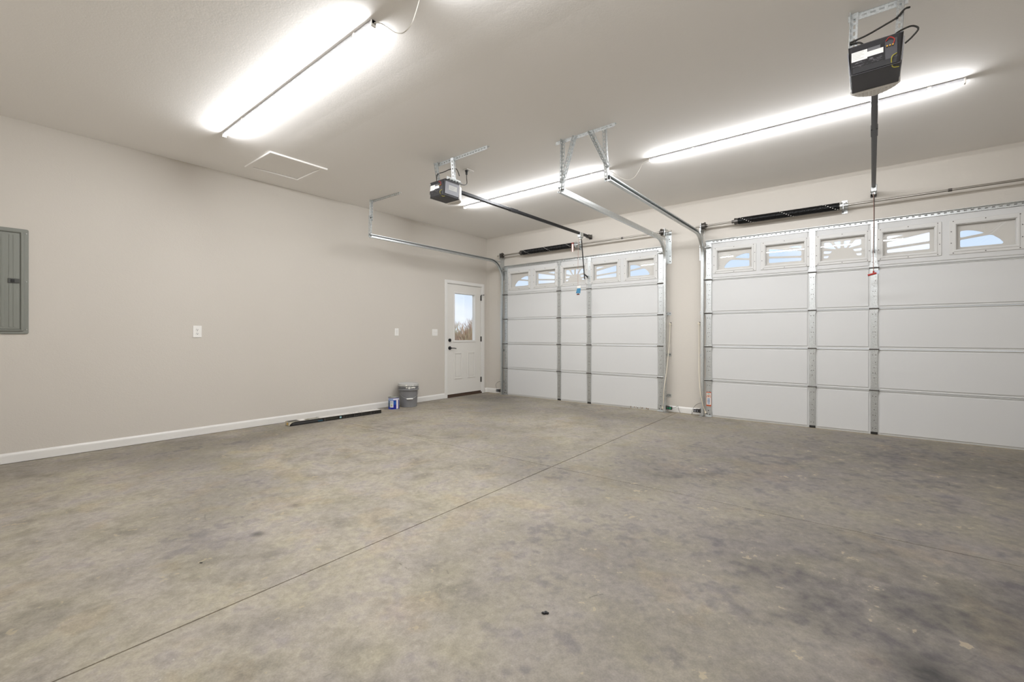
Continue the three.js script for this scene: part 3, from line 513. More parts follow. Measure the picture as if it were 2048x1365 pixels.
function opener(cx, xr0, xr1, yr, label, plug) {
  const o = thing('garage_door_opener', label, 'door opener', [0, 0, 0], 'ceiling-hung door openers');
  const y0 = 2.61, y1 = 2.77, zr = 3.41, zf = 3.17, w = 0.112;
  const trap = (ya, yb, wa, wb, za, zb, da, db) => { // tapered hull between two rounded rectangles
    const r = 0.018, ring = (hw, z0, z1) => { const p = []; for (const [sx, sz, a0] of [[1, 1, 0], [-1, 1, 1], [-1, -1, 2], [1, -1, 3]]) for (let i = 0; i <= 3; i++) { const a = (a0 + i / 3) * Math.PI / 2; p.push([cx + sx * (hw - r) + r * Math.cos(a), (sz > 0 ? z1 - r : z0 + r) + r * Math.sin(a)]); } return p; };
    const A = ring(wa, za, da), B = ring(wb, zb, db), pos = [], n = A.length, T3 = (...v) => v.forEach(q => pos.push(...q));
    for (let i = 0; i < n; i++) { const j = (i + 1) % n, a = [A[i][0], ya, A[i][1]], b = [A[j][0], ya, A[j][1]], c = [B[j][0], yb, B[j][1]], d = [B[i][0], yb, B[i][1]]; T3(a, c, b); T3(a, d, c); if (i && j) { T3([A[0][0], ya, A[0][1]], a, b); T3([B[0][0], yb, B[0][1]], c, d); } }
    const g = new THREE.BufferGeometry(); g.setAttribute('position', new THREE.Float32BufferAttribute(pos, 3)); g.computeVertexNormals(); return g;
  };
  const hs = part('motor_housing', [trap(y0, y1, w - 0.006, w + 0.008, zf, zf, zr, zr - 0.02), rbox(cx - w - 0.008, y1, zf, cx + w + 0.008, y1 + 0.008, zr - 0.02, 0.003)], M.plasticBlack, o);
  part('bottom_cover', rbox(cx - w + 0.004, y0 - 0.006, zf + 0.002, cx + w - 0.004, y0 + 0.002, zr - 0.006, 0.003), M.plasticDark, hs);
  for (const s of [-1, 1]) {
    const p = part('side_panel', rbox(-0.002, 0, 0, 0.002, 0.128, 0.2, 0.0018), M.plasticGrey, hs); p.position.set(cx + s * (w - 0.001), y0 + 0.014, zf + 0.018); p.rotation.z = -s * 0.087;
    const st = new THREE.Mesh(new THREE.BoxGeometry(0.0006, 0.05, 0.12), std('#ffffff', 0.4, 0, { map: sideSticker })); st.name = 'side_sticker'; st.position.set(cx + s * (w + 0.0082), y0 + 0.085, zf + 0.11); st.rotation.z = -s * 0.087; hs.add(st);
  }
  { const st = new THREE.Mesh(new THREE.BoxGeometry(0.15, 0.1, 0.0008), std('#ffffff', 0.35, 0, { map: rearSticker })); st.name = 'rear_sticker'; st.userData.label = 'white and black printed sticker'; st.position.set(cx - 0.032, y0 + 0.084, zr - 0.0101); st.rotation.x = -0.125; hs.add(st); }
  part('control_box', rbox(cx + 0.04, y0 + 0.03, zr - 0.02, cx + 0.095, y1 - 0.02, zr - 0.0035, 0.004), M.plasticDark, hs);
  part('terminal_wires', [tube([[cx + 0.045, y1 - 0.03, zr], [cx + 0.06, y1 - 0.02, zr + 0.012], [cx + 0.08, y1 - 0.035, zr + 0.008], [cx + 0.075, y1 - 0.06, zr]], 0.003, 16, 5)], M.red, hs);
  parts('terminal_screw', [[0.05, 0.1], [0.062, 0.1], [0.074, 0.1]].map(([dx, dy]) => at(cyl(0.004, 0.01, 'z', 6), cx + dx, y0 + dy, zr + 0.001)), std('#b98d3a', 0.4, 0.6), hs);
  part('antenna_wire', tube([[cx + 0.09, y0 + 0.05, zr - 0.002], [cx + 0.07, y0 + 0.03, zr + 0.012], [cx + 0.075, y0 - 0.012, zr - 0.02], [cx + 0.1, y0 - 0.012, zr - 0.035]], 0.0028, 20, 5), std('#a39a3f', 0.6), hs);
  { // white light cover bowing out at the front and below
    const s = new THREE.Shape(); s.moveTo(-w - 0.004, 0); s.lineTo(w + 0.004, 0); s.quadraticCurveTo(w * 0.8, 0.075, 0, 0.1); s.quadraticCurveTo(-w * 0.8, 0.075, -w - 0.004, 0);
    const g = ext(s, 0.155, 0.006).rotateX(-Math.PI / 2).translate(cx, y0 - 0.012, zf);
    const lc = part('light_cover', [g, rbox(cx - w - 0.005, y0 + 0.0, zf - 0.003, cx + w + 0.005, y1 - 0.005, zf + 0.012, 0.004)], M.plasticWhite, o);
    const rb = []; for (let i = 0; i < 11; i++) { const x = (i - 5) * 0.018; rb.push(rbox(cx + x - 0.005, y0 - 0.016, zf - 0.085 + 0.0024 * (i - 5) ** 2, cx + x + 0.005, y0 - 0.01, zf - 0.012, 0.002)); }
    parts('lens_rib', rb, M.lensWhite, lc);
  }
  const A = V(xr0, yr, zf - 0.03), B = V(xr1, yr + 0.02, 0.065), len = A.distanceTo(B);
  part('rail', along([at(rbox(0, -0.0175, -0.019, len, 0.0175, 0.019, 0.004), 0, 0, 0), rbox(0, -0.0215, -0.011, len, -0.017, 0.011, 0.002)], A, B, V(0, 1, 0)), M.rail, o);
  part('rail_sleeve', along([rbox(0, -0.0205, -0.022, 0.16, 0.0205, 0.022, 0.003)], V().lerpVectors(A, B, 0.32), B, V(0, 1, 0)), M.rail, o);
  part('header_bracket', [rbox(xr1 - 0.028, yr - 0.02, 0.0, xr1 + 0.028, yr + 0.06, 0.004, 0.001), rbox(xr1 - 0.026, yr - 0.005, 0.003, xr1 - 0.022, yr + 0.045, 0.125, 0.001), rbox(xr1 + 0.022, yr - 0.005, 0.003, xr1 + 0.026, yr + 0.045, 0.125, 0.001), at(cyl(0.006, 0.056, 'x', 8), xr1, yr + 0.02, 0.115)], M.darkSteel, o);
  const tz = 0.34, t = part('trolley', [rbox(xr1 - 0.026, yr - 0.045, tz - 0.05, xr1 + 0.026, yr + 0.032, tz + 0.05, 0.006), at(cyl(0.006, 0.06, 'x', 8), xr1, yr - 0.05, tz - 0.02), rbox(xr1 - 0.012, yr - 0.07, tz - 0.035, xr1 + 0.012, yr - 0.04, tz + 0.02, 0.003)], M.galv, o);
  const bar = (p, q, hw) => along([rbox(0, -hw, -0.003, p.distanceTo(q), hw, 0.003, 0.001)], p, q, V(0, 0, 1));
  part('door_arm', [...bar(V(xr1 + 0.004, yr - 0.04, tz - 0.02), V(xr1 + 0.004, 2.045, 0.215), 0.013), ...bar(V(xr1 - 0.004, 2.13, 0.228), V(xr1 - 0.004, 2.09, ZF + 0.045), 0.013)], M.blackPaint, o);
  return o;
}
const op1 = opener(2.335, 2.322, 2.32, 2.745, 'black and grey door opener with rail to the far garage door');
const op2 = opener(5.938, 5.94, 5.966, 2.735, 'black door opener near the camera with rail to the near garage door');
{ // hangers of the openers
  const h = thing('opener_hanger', 'slotted steel hanger of the opener that serves the far garage door', 'bracket', [0, 0, 0]);
  part('ceiling_angle', along(perfAngle(0.79, 0.04), V(2.12, H, 3.235), V(2.91, H, 3.245), V(0, -1, 0)), M.galv, h);
  part('hanger_strap', along(perfAngle(0.285), V(2.16, H - 0.004, 3.25), V(2.205, 2.782, 3.24), V(1, 0, 0.3)), M.galv, h);
  part('hanger_strap', along(perfAngle(0.285), V(2.43, H - 0.004, 3.25), V(2.44, 2.782, 3.24), V(-1, 0, 0.3)), M.galv, h);
  part('cross_angle', along(perfAngle(0.2), V(2.435, 2.782, 3.35), V(2.435, 2.782, 3.15), V(0, 1, 0)), M.galv, h);
  const k = thing('opener_hanger', 'slotted steel hanger of the opener nearest the camera', 'bracket', [0, 0, 0]);
  part('ceiling_angle', along(perfAngle(0.27, 0.04), V(5.815, H, 3.235), V(6.085, H, 3.225), V(0, -1, 0)), M.galv, k);
  part('hanger_strap', along(perfAngle(0.285), V(5.83, H - 0.004, 3.245), V(5.822, 2.782, 3.25), V(1, 0, 0.2)), M.galv, k);
  part('hanger_strap', along(perfAngle(0.285), V(6.07, H - 0.004, 3.245), V(6.058, 2.782, 3.25), V(-1, 0, 0.2)), M.galv, k);
  part('mounting_tab', [rbox(5.87, 2.77, 3.24, 5.9, 2.84, 3.243, 0.001), at(cyl(0.016, 0.05, 'y', 14), 5.895, 2.8, 3.22)], M.galv, k);
}
{ // power cords
  const c = thing('power_cord', 'black power cord from the far opener to the ceiling outlet', 'cord', [0, 0, 0]);
  part('cable', tube([[2.29, 2.78, 3.36], [2.22, 2.84, 3.3], [2.19, 2.92, 3.255], [2.24, 2.935, 3.225], [2.32, 2.955, 3.20], [2.4, 2.95, 3.19], [2.45, 2.90, 3.2], [2.47, 2.85, 3.2]], 0.0045, 40), M.cable, c);
  part('cable', tube([[2.41, 2.79, 3.12], [2.375, 2.82, 3.02], [2.32, 2.88, 2.93], [2.29, 2.95, 2.905], [2.285, 3.0, 2.9]], 0.0045, 24), M.cable, c);
  part('plug', [at(cyl(0.011, 0.05, 'y', 12, 0.016), 2.284, 3.016, 2.9), rbox(2.268, 3.028, 2.886, 2.3, 3.041, 2.914, 0.003)], M.blackPaint, c);
  const d = thing('power_cord', 'black power cord draped round the hanger of the near opener', 'cord', [0, 0, 0]);
  part('cable', tube([[5.90, 2.79, 3.3], [5.87, 2.85, 3.27], [5.82, 2.87, 3.262], [5.90, 2.885, 3.262], [5.98, 2.91, 3.262], [6.035, 2.93, 3.262], [6.07, 2.965, 3.26], [6.09, 2.97, 3.25]], 0.0055, 48), M.cable, d);
  part('cable', tube([[6.02, 2.785, 3.36], [6.05, 2.83, 3.3], [6.1, 2.85, 3.27], [6.125, 2.83, 3.26], [6.1, 2.8, 3.25], [6.07, 2.78, 3.24]], 0.005, 32), M.cable, d);
}
{ // release cords with handles and tags, hanging from the trolleys
  const o = thing('release_cord', 'thin release cord with blue tag hanging from the far trolley', 'cord', [0, 0, 0]);
  const x = 2.302, z = 0.36;
  part('cord_line', tube([[x, 2.68, z], [x - 0.012, 2.4, z + 0.004], [x - 0.014, 1.92, z + 0.004]], 0.0025, 16, 5), std('#b08a80', 0.7), o);
  part('tag', ext(polyShape([[x - 0.028, 1.885], [x + 0.036, 1.885], [x + 0.026, 1.802], [x - 0.052, 1.808]]), 0.010, 0.003).translate(0, 0, z), M.blueTag, o);
  part('tag_top', rbox(x - 0.03, 1.885, z, x + 0.034, 1.925, z + 0.008, 0.004, 2), M.paper, o);
  part('handle', [at(cyl(0.009, 0.045, 'x', 10), x - 0.012, 1.788, z + 0.004), at(cyl(0.006, 0.02, 'y', 8), x - 0.012, 1.797, z + 0.004)], std('#571c1e', 0.5), o);
  const p = thing('release_cord', 'thin release cord with red handle hanging from the near trolley', 'cord', [0, 0, 0]), X = 5.962, Z = 0.372;
  part('cord_line', tube([[X, 2.68, Z], [X + 0.003, 2.4, Z], [X - 0.002, 2.1, Z], [X, 1.82, Z]], 0.003, 16, 5), std('#8a6a5c', 0.7), p);
  part('handle', [at(cyl(0.011, 0.075, 'x', 10).rotateZ(0.25), X - 0.012, 1.795, Z), at(cyl(0.007, 0.03, 'y', 8), X, 1.815, Z)], M.red, p);
  part('tag', rbox(X + 0.0, 1.795, Z - 0.008, X + 0.05, 1.835, Z - 0.004, 0.002), std('#c9d0dc', 0.5), p);
}

// ---------------------------------------------------------------- side door
{
  const o = new THREE.Group(); o.name = 'door_1'; scene.add(o); tag(o, 'white half-glazed side door with black lever and deadbolt', 'door', null, 'structure');
  const z0 = 0.166, z1 = 1.06, y0 = 0.055, y1 = 2.066, xf = -0.004, xb = -0.048;
  const face = s => ext(s, xf - xb, 0.0015).rotateY(Math.PI / 2).translate(xb, 0, 0); // shape x = -z
  const gz0 = 0.352, gz1 = 0.885, gy0 = 1.035, gy1 = 1.905;
  const s = rectShape(-z1, y0, -z0, y1); s.holes.push(rectPath(-gz1, gy0, -gz0, gy1));
  part('door_slab', face(s), M.entryWhite, o);
  const lf = rectShape(-gz1 - 0.03, gy0 - 0.03, -gz0 + 0.03, gy1 + 0.03); lf.holes.push(rectPath(-gz1 + 0.004, gy0 + 0.004, -gz0 - 0.004, gy1 - 0.004));
  const w = part('window_frame', [ext(lf, 0.012, 0.004).rotateY(Math.PI / 2).translate(xf, 0, 0), ext(lf, 0.012, 0.004).rotateY(Math.PI / 2).translate(xb - 0.012, 0, 0)], M.trim, o);
  part('pane', bx(-0.027, gy0, gz0, -0.0265, gy1, gz1), M.glass, w);
  for (const [a, b] of [[0.332, 0.548], [0.682, 0.898]]) { // pressed panels
    const ring = rectShape(-b, 0.325, -a, 0.82); ring.holes.push(rectPath(-b + 0.03, 0.355, -a - 0.03, 0.79));
    const p = part('door_panel', [ext(ring, 0.011, 0.004).rotateY(Math.PI / 2).translate(xf - 0.0005, 0, 0), ext(rectShape(-b + 0.045, 0.37, -a - 0.045, 0.775), 0.008, 0.0035).rotateY(Math.PI / 2).translate(xf - 0.0005, 0, 0)], M.entryWhite, o);
  }
  part('deadbolt', [at(cyl(0.031, 0.014, 'x', 20), 0.003, 1.042, 1.005), at(cyl(0.02, 0.012, 'x', 16), 0.014, 1.042, 1.005), rbox(0.016, 1.024, 1.0, 0.034, 1.06, 1.01, 0.003)], M.blackPaint, o);
  const h = part('door_handle', [at(cyl(0.033, 0.012, 'x', 20), 0.002, 0.9, 1.005), at(cyl(0.012, 0.05, 'x', 12), 0.026, 0.9, 1.005)], M.blackPaint, o);
  part('lever', tube([[0.048, 0.9, 1.01], [0.05, 0.9, 0.98], [0.05, 0.897, 0.93], [0.049, 0.89, 0.89]], 0.008, 16, 8), M.blackPaint, h);
  for (const y of [1.86, 1.06, 0.27]) part('hinge', [at(cyl(0.0065, 0.1, 'y', 10), 0.006, y, z0 - 0.004), rbox(-0.006, y - 0.05, z0 - 0.004, -0.002, y + 0.05, z0 + 0.018, 0.001), rbox(-0.003, y - 0.05, z0 - 0.02, 0.0015, y + 0.05, z0 - 0.004, 0.001)], M.darkSteel, o);
  part('door_stop', [at(cyl(0.004, 0.06, 'x', 8), 0.035, 1.918, z0 - 0.004), at(cyl(0.009, 0.012, 'x', 10), 0.068, 1.918, z0 - 0.004), at(cyl(0.008, 0.016, 'y', 10), 0.006, 1.918, z0 - 0.004)], M.blackPaint, o);
  part('door_sweep', rbox(xb, 0.03, z0, xf - 0.004, y0, z1, 0.002), M.threshold, o);
  struct('threshold', [rbox(-T, 0.0, 0.149, 0.012, 0.03, 1.077, 0.004)], M.threshold, 'dark brown sill under the side door', 'threshold');
  // jamb and casing
  const jb = [bx(-T - 0.01, 0.0, 0.1485, 0.0, 2.0895, 0.163), bx(-T - 0.01, 0.0, 1.063, 0.0, 2.0895, 1.0775), bx(-T - 0.01, 2.069, 0.163, 0.0, 2.0895, 1.063), bx(-0.075, 0.03, 0.163, -0.05, 2.069, 0.175), bx(-0.075, 0.03, 1.051, -0.05, 2.069, 1.063), bx(-0.075, 2.057, 0.175, -0.05, 2.069, 1.051)];
  struct('trim_1', jb, M.trim, 'white jamb lining the side door opening', 'trim');
  const c = polyShape([[-1.135, 0], [-1.07, 0], [-1.07, 2.076], [-0.156, 2.076], [-0.156, 0], [-0.085, 0], [-0.085, 2.135], [-1.135, 2.135]]);
  struct('trim_2', [ext(c, 0.016, 0.004).rotateY(Math.PI / 2).translate(0.0, 0, 0)], M.trim, 'white casing round the side door', 'trim');
}

// ---------------------------------------------------------------- wall plates, breaker panel, hatch
function plate(z, y, w, h, label, cat, name) { const o = thing(name, label, cat, [0, y, z]); part('cover_plate', ext(rectShape(-w / 2, -h / 2, w / 2, h / 2, 0.004), 0.007, 0.0025).rotateY(Math.PI / 2), M.plasticWhite, o); return o; }
{
  const o = plate(4.889, 1.172, 0.084, 0.132, 'white duplex outlet alone on the long wall, nearest the breaker panel', 'outlet', 'wall_outlet');
  for (const s of [1, -1]) {
    const r = part('receptacle', ext(rectShape(-0.0165, s * 0.022 - 0.014, 0.0165, s * 0.022 + 0.014, 0.006), 0.003, 0.001).rotateY(Math.PI / 2).translate(0.0065, 0, 0), M.plasticWhite, o);
    parts('slot', [bx(0.009, s * 0.022 - 0.001, 0.0055, 0.0098, s * 0.022 + 0.009, 0.0085), bx(0.009, s * 0.022 - 0.001, -0.0085, 0.0098, s * 0.022 + 0.007, -0.0055), at(cyl(0.004, 0.001, 'x', 10), 0.0094, s * 0.022 - 0.008, 0)], M.blackPaint, r);
  }
  part('screw', at(cyl(0.003, 0.002, 'x', 8), 0.0075, 0, 0), M.steel, o);
  const p = plate(2.17, 1.184, 0.075, 0.12, 'narrow white light switch plate above the bucket', 'switch', 'light_switch');
  part('rocker', [rbox(0.005, -0.033, -0.0165, 0.011, 0.033, 0.0165, 0.003)], M.trim, p); parts('screw', [at(cyl(0.003, 0.002, 'x', 8), 0.0075, 0.048, 0), at(cyl(0.003, 0.002, 'x', 8), 0.0075, -0.048, 0)], M.steel, p);
  const q = plate(1.362, 1.181, 0.122, 0.115, 'wide white double switch plate beside the side door', 'switch', 'light_switch');
  for (const s of [-1, 1]) { part('toggle', [rbox(0.006, -0.012, s * 0.024 - 0.005, 0.009, 0.012, s * 0.024 + 0.005, 0.001), rbox(0.006, 0.0, s * 0.024 - 0.0035, 0.018, 0.008, s * 0.024 + 0.0035, 0.0015)], M.trim, q); }
  parts('screw', [[0.03, -0.024], [-0.03, -0.024], [0.03, 0.024], [-0.03, 0.024]].map(([y, z]) => at(cyl(0.003, 0.002, 'x', 8), 0.0075, y, z)), M.steel, q);
}
{ // breaker panel
  const o = thing('breaker_panel', 'grey steel breaker panel at the left edge of the picture', 'breaker panel', [0, 1.61, 6.363]);
  const W = 0.185, Hh = 0.468;
  part('cover', [ext(rectShape(-W, -Hh, W, Hh, 0.012), 0.012, 0.003).rotateY(Math.PI / 2)], M.panelGrey, o);
  part('raised_rim', (() => { const s = rectShape(-W + 0.028, -Hh + 0.024, W - 0.028, Hh - 0.024, 0.01); s.holes.push(rectPath(-W + 0.05, -Hh + 0.038, W - 0.05, Hh - 0.038)); return ext(s, 0.014, 0.005).rotateY(Math.PI / 2).translate(0.009, 0, 0); })(), M.panelGrey, o);
  const d = part('panel_door', [rbox(0.01, -Hh + 0.042, -W + 0.054, 0.017, Hh - 0.042, W - 0.054, 0.003)], M.panelGrey, o);
  parts('rib', [-0.1, -0.075, -0.03, 0.02, 0.075, 0.1].map(z => rbox(0.0155, -Hh + 0.06, z - 0.009, 0.0195, Hh - 0.06, z + 0.009, 0.0018)), M.panelGrey, d);
  const l = part('latch', rbox(0.016, -0.02, -W + 0.056, 0.024, 0.022, -W + 0.125, 0.003), std('#4b4c49', 0.5), d);
  part('latch_button', rbox(0.023, -0.012, -W + 0.085, 0.028, 0.014, -W + 0.108, 0.002), M.blackPaint, l);
  parts('screw', [[0.43, -1], [0, -1], [-0.43, -1], [0.43, 1], [0, 1], [-0.43, 1]].map(([y, s]) => at(cyl(0.006, 0.006, 'x', 12, 0.004), 0.014, y, s * (W - 0.014))), M.steel, o);
}
{ // attic hatch
  const o = thing('attic_hatch', 'framed attic access hatch in the ceiling near the left wall', 'hatch', [0, H, 0]);
  const s = rectShape(0.40, -4.55, 1.058, -3.92); s.holes.push(rectPath(0.462, -4.49, 0.997, -3.982));
  part('hatch_frame', ext(s, 0.018, 0.004).rotateX(Math.PI / 2).scale(1, 1, 1).translate(0, 0, 0).scale(1, 1, -1), M.ceil, o);
  o.children[0].geometry = (() => { const g = ext(rectShapeHole(0.40, 3.92, 1.058, 4.55, 0.062), 0.018, 0.003).rotateX(Math.PI / 2); return metreUV(clean(g)); })();
  part('hatch_lid', bx(0.464, -0.006, 3.984, 0.995, 0.0, 4.488), M.ceil, o);
}
function rectShapeHole(x0, z0, x1, z1, b) { const s = rectShape(x0, z0, x1, z1); s.holes.push(rectPath(x0 + b, z0 + b, x1 - b, z1 - b)); return s; }
{ // ceiling outlet
  const o = thing('ceiling_outlet', 'white outlet plate on the ceiling beside the far opener', 'outlet', [2.284, H, 2.87]);
  part('cover_plate', ext(rectShape(-0.037, -0.06, 0.037, 0.06, 0.004), 0.007, 0.0025).rotateX(Math.PI / 2), M.plasticWhite, o);
  part('receptacle', ext(rectShape(-0.0165, -0.036, 0.0165, -0.008, 0.006), 0.003, 0.001).rotateX(Math.PI / 2).translate(0, -0.0062, 0), M.plasticWhite, o);
}

// ---------------------------------------------------------------- things on the floor
{ // bucket with lid
  const o = thing('bucket', 'grey plastic five gallon bucket with lid and wire handle by the wall', 'bucket', [0.195, 0, 2.085]);
  const L = p => new THREE.LatheGeometry(p.map(q => new THREE.Vector2(...q)), 36);
  part('bucket_body', [L([[0, 0.0], [0.127, 0.0], [0.132, 0.004], [0.144, 0.262], [0.160, 0.263], [0.162, 0.268], [0.162, 0.284], [0.160, 0.288], [0.146, 0.289], [0.146, 0.304], [0.158, 0.305], [0.159, 0.309], [0.158, 0.315], [0.146, 0.316], [0.147, 0.335]])], M.bucket, o);
  const lid = part('bucket_lid', [L([[0.149, 0.33], [0.157, 0.328], [0.159, 0.336], [0.159, 0.362], [0.155, 0.368], [0.147, 0.368], [0.142, 0.356], [0.135, 0.354], [0, 0.354]])], M.bucketLid, o);
  const bt = []; for (let i = 0; i < 12; i++) { const a = i / 12 * 6.283, b = rbox(-0.003, 0.33, -0.012, 0.003, 0.36, 0.012, 0.001); b.translate(0.1585, 0, 0).rotateY(a); bt.push(b); } part('lid_tabs', bt, M.bucketLid, lid).userData.kind = 'stuff';
  // paint drips on the rim facing the room
  const r = rng(44), g = []; for (let i = 0; i < 20; i++) { const a = -0.9 + 1.1 * r(), y = [0.31, 0.276, 0.31, 0.345][i % 4] + 0.008 * (r() - 0.5), b = new THREE.IcosahedronGeometry(0.005 + 0.006 * r(), 1); b.scale(0.25, 0.8 + 0.8 * r(), 1 + 1.2 * r()); b.translate(0.1575, y, 0).rotateY(a); g.push(b); }
  part('paint_drips', g, M.paper, o).userData.kind = 'stuff';
  // wire bail: hangs against the front
  const bail = []; for (let i = 0; i <= 24; i++) { const t = i / 24, a = Math.PI * t, x = -Math.cos(a), s = Math.sin(a); bail.push([0.155 * s * 0.98 + 0.004, 0.272 - 0.135 * s, -0.158 * x]); }
  const bm = part('bail', tube(bail, 0.0024, 60, 5), M.steel, o); bm.rotation.y = -0.55;
  const gr = part('grip', at(cyl(0.011, 0.095, 'z', 12), 0.158, 0.137, 0), M.plasticWhite, o); gr.rotation.y = -0.55;
}
{ // paint can
  const o = thing('paint_can', 'blue and white one gallon paint can beside the grey bucket', 'paint can', [0.232, 0, 2.395]);
  const lab = stickerTex(q => {
    const W = 512, Hh = 160; q.fillStyle = '#10208f'; q.fillRect(0, 0, W, Hh); const g = q; g.fillStyle = '#d8d8ea'; g.fillRect(0, 6, W, 26);
    for (const o of [0, 256]) { g.fillStyle = '#8fa4cf'; g.fillRect(o + 20, 10, 90, 30); g.fillStyle = '#5a7896'; g.fillRect(o + 0, 40, 56, 84); g.fillStyle = '#3f566a'; g.fillRect(o + 6, 70, 46, 50); g.fillStyle = '#dcd9de'; g.fillRect(o + 58, 42, 56, 92); g.fillStyle = '#b9c4cc'; g.fillRect(o + 64, 50, 44, 30); g.fillStyle = '#b7c08e'; g.fillRect(o + 74, 92, 24, 26); g.fillStyle = '#0e55b0'; g.fillRect(o + 116, 44, 40, 50); g.fillStyle = '#e6dde2'; g.fillRect(o + 158, 24, 40, 130); g.fillStyle = '#4f74c8'; g.fillRect(o + 18, 144, 60, 6); }
  }, 512, 160);
  const body = new THREE.CylinderGeometry(0.0815, 0.0815, 0.172, 40, 1, true).translate(0, 0.092, 0);
  const lb = new THREE.Mesh(body, std('#ffffff', 0.35, 0, { map: lab })); lb.name = 'can_label'; lb.castShadow = lb.receiveShadow = true; lb.rotation.y = 2.62; o.add(lb);
  const Lt = p => new THREE.LatheGeometry(p.map(q => new THREE.Vector2(...q)), 40);
  part('can_body', [Lt([[0, 0.004], [0.08, 0.004], [0.0805, 0.0], [0.083, 0.0], [0.0835, 0.005], [0.081, 0.007], [0.081, 0.177], [0.0835, 0.179], [0.084, 0.186], [0.082, 0.19], [0.072, 0.19], [0.07, 0.184]])], M.steel, o);
  part('can_lid', [Lt([[0.07, 0.182], [0.066, 0.188], [0.062, 0.184], [0, 0.184]])], std('#b9bcb4', 0.35, 0.7), o);
}
{ // long flat carton
  const o = thing('long_carton', 'long flat black and white carton lying along the baseboard', 'carton', [0.262, 0, 4.012]);
  o.rotation.y = -0.055;
  const W = 0.125, L = 1.285, h = 0.052;
  const top = stickerTex(q => { q.fillStyle = '#d9d6d1'; q.fillRect(0, 0, 64, 512); q.fillStyle = '#55534a'; q.fillRect(0, 0, 64, 52); q.fillStyle = '#efece7'; q.fillRect(10, 60, 54, 44); q.fillStyle = '#6e6a55'; q.fillRect(0, 82, 44, 70); q.fillStyle = '#cfccc4'; q.fillRect(6, 100, 14, 46); q.fillStyle = '#8c8a86'; for (const [y, l] of [[330, 26], [344, 34], [358, 24], [384, 30], [400, 20]]) q.fillRect(34 - l / 2, y, l, 4); q.fillStyle = '#3b3a36'; q.fillRect(52, 150, 8, 18); }, 64, 512);
  const side = stickerTex(q => { q.fillStyle = '#c3baa6'; q.fillRect(0, 0, 1024, 48); q.fillStyle = '#16130f'; q.beginPath(); q.moveTo(0, 48); q.quadraticCurveTo(6, 4, 60, 0); q.lineTo(1024, 0); q.lineTo(1024, 48); q.fill(); q.fillStyle = '#3b3b3c'; q.fillRect(30, 12, 300, 22); q.fillStyle = '#23566b'; q.fillRect(284, 24, 52, 12); q.fillStyle = '#35362c'; q.fillRect(370, 16, 130, 16); q.fillStyle = '#6d6a66'; for (const x of [352, 360, 566, 690, 778, 890]) q.fillRect(x, 6, 3, 38); const r = rng(8); for (let i = 0; i < 60; i++) { const x = 580 + r() * 420; q.fillStyle = '#6b6865'; q.fillRect(x, 24 + 10 * r(), 8, 2); } q.fillStyle = '#7fb0b8'; q.beginPath(); q.arc(530, 24, 13, 0, 7); q.fill(); q.fillStyle = '#e5e5e0'; q.beginPath(); q.arc(526, 26, 5, 0, 7); q.fill(); }, 1024, 48);
  const end = stickerTex(q => { q.fillStyle = '#c9bfa8'; q.fillRect(0, 0, 128, 56); q.fillStyle = '#d8a92c'; q.fillRect(46, 14, 40, 30); q.fillStyle = '#b7b3ad'; q.fillRect(10, 10, 28, 28); q.fillStyle = '#8b8577'; q.fillRect(0, 48, 128, 8); q.fillRect(96, 4, 4, 46); }, 128, 56);
  const base = std('#cfc9bc', 0.7), mat = t => std('#ffffff', 0.55, 0, { map: t });
  part('carton_body', rbox(-W / 2, 0.0, -L, W / 2, h, 0, 0.002), base, o);
  const face = (n, g, t) => { const m = new THREE.Mesh(g, mat(t)); m.name = n; m.castShadow = m.receiveShadow = true; o.add(m); return m; };
  face('top_print', new THREE.PlaneGeometry(W - 0.003, L - 0.003).rotateX(-Math.PI / 2).rotateY(Math.PI).translate(0, h + 0.0004, -L / 2), top);
  face('side_print', new THREE.PlaneGeometry(L - 0.003, h - 0.003).rotateY(Math.PI / 2).translate(W / 2 + 0.0004, h / 2, -L / 2), side);
  face('end_print', new THREE.PlaneGeometry(W - 0.003, h - 0.003).translate(0, h / 2, 0.0004), end);
}
for (const [x, z, s, l] of [[4.881, 5.095, 0.0075, 'small black crumb on the bare floor in the foreground'], [3.323, 5.828, 0.0035, 'tiny black crumb left of the long floor joint']]) {
  const g = []; const r = rng(Math.round(x * 100)); for (let i = 0; i < 4; i++) { const b = new THREE.IcosahedronGeometry(s * (0.6 + 0.4 * r()), 1); b.scale(1, 0.7, 0.8); b.translate(s * (i - 1.5) * 0.8, s * 0.5, s * (r() - 0.5)); g.push(b); }
  const m = mesh(numbered('debris'), g, M.blackPaint, scene); m.position.set(x, 0, z); m.rotation.y = 0.67; tag(m, l, 'debris');
}

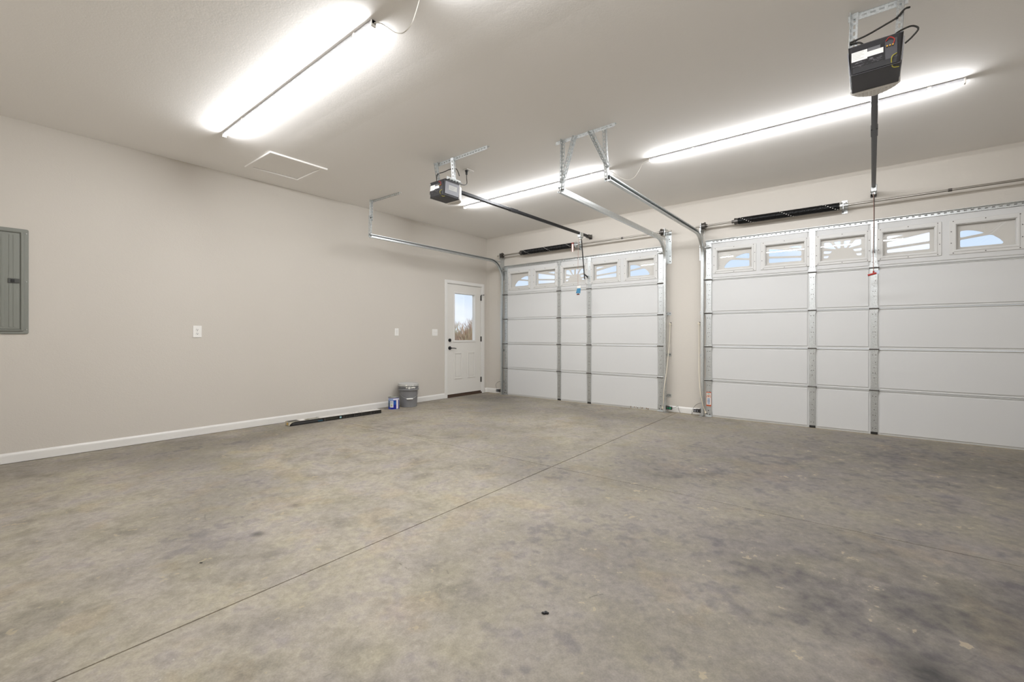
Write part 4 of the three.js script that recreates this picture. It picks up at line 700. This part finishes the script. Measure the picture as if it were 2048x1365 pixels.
// ---------------------------------------------------------------- outside: field and bare woods beyond the side door
{
  const g = new THREE.PlaneGeometry(360, 360, 90, 90).rotateX(-Math.PI / 2), p = g.attributes.position;
  for (let i = 0; i < p.count; i++) { const d = Math.max(0, Math.hypot(p.getX(i) - 4, p.getZ(i) - 3) - 14); p.setY(i, -0.25 - 7 * sm(0, 70, d) + 0.5 * (fbm(p.getX(i) * 0.05 + 9, p.getZ(i) * 0.05 + 9, 3) - 0.5) * sm(0, 20, d)); }
  g.computeVertexNormals(); struct('ground', g, M.field, 'dry grass field falling away outside the garage', 'ground');
}
function bareTree(seed, h, spread, label, group, thick = 1) {
  const r = rng(seed), trunk = [], twigs = [], o = thing('bare_tree', label, 'tree', [0, 0, 0], group);
  const limb = (a, d, len, rad, depth) => {
    const b = a.clone().addScaledVector(d, len), c = new THREE.CylinderGeometry(rad * 0.6, rad, len, depth < 2 ? 6 : 3, 1, true), m = new THREE.Matrix4().makeRotationFromQuaternion(new THREE.Quaternion().setFromUnitVectors(V(0, 1, 0), d)).setPosition(a.clone().lerp(b, 0.5));
    (depth < 1 ? trunk : twigs).push(c.applyMatrix4(m));
    if (depth > 4) return;
    const n = depth === 0 ? 7 : depth < 3 ? 4 : 3;
    for (let i = 0; i < n; i++) {
      const t = depth === 0 ? 0.3 + 0.7 * (i + r() * 0.6) / n : 0.35 + 0.65 * (i + 0.5) / n, q = a.clone().lerp(b, Math.min(1, t)), az = r() * 6.283 + i * 2.4, tilt = (0.35 + 0.45 * r()) * spread;
      const side = V(Math.cos(az), 0, Math.sin(az)), e = d.clone().multiplyScalar(Math.cos(tilt)).addScaledVector(side, Math.sin(tilt)).add(V(0, 0.18, 0)).normalize();
      limb(q, e, len * (depth === 0 ? 0.42 : 0.55) * (0.75 + 0.5 * r()), rad * (depth === 0 ? 0.42 : 0.5), depth + 1);
    }
  };
  limb(V(0, 0, 0), V(0.03 * (r() - 0.5), 1, 0.03 * (r() - 0.5)).normalize(), h * 0.62, 0.018 * h * thick, 0);
  part('trunk', trunk, M.bark, o); part('branches', twigs, M.twig, o);
  return o;
}
{
  // the woods stand beyond the falling field, in line with the door's window: nobody could count them
  const dirA = V(-5.9, 0, -5.96).normalize(), side = V(-dirA.z, 0, dirA.x), r = rng(77), N = 260;
  const kind = bareTree(21, 9.2, 0.7, '', null, 1.5); scene.remove(kind); taken.bare_tree = undefined;
  const w = new THREE.InstancedMesh(mergeGeometries([kind.children[0].geometry, kind.children[1].geometry]), M.twig, N); w.name = 'distant_woods'; w.castShadow = w.receiveShadow = true;
  const m = new THREE.Matrix4(), q = new THREE.Quaternion(), c = new THREE.Color();
  for (let k = 0; k < N; k++) {
    const dist = 62 + 34 * r(), off = -20 + 40 * (k + r()) / N, p = V(5.9, 0, 6.58).addScaledVector(dirA, dist).addScaledVector(side, off), t = 0.9 + 0.3 * r() + 0.1 * sm(-2, 3, off);
    w.setMatrixAt(k, m.compose(V(p.x, -7.4, p.z), q.setFromAxisAngle(V(0, 1, 0), r() * 6.28), V(t, t, t)));
    w.setColorAt(k, c.setRGB(0.8 + 0.25 * r(), 0.8 + 0.2 * r(), 0.78 + 0.15 * r()));
  }
  scene.add(w); tag(w, 'distant bare brown woods seen through the side door window', 'woods', null, 'stuff');
  const big = bareTree(31, 9.0, 1.0, 'single bare tree nearer than the woods, at the right of the side door window', null, 1.25);
  const p = V(5.9, 0, 6.58).addScaledVector(dirA, 46).addScaledVector(side, 0.95); big.position.set(p.x, -5.6, p.z);
}

renderer.render(scene, camera);
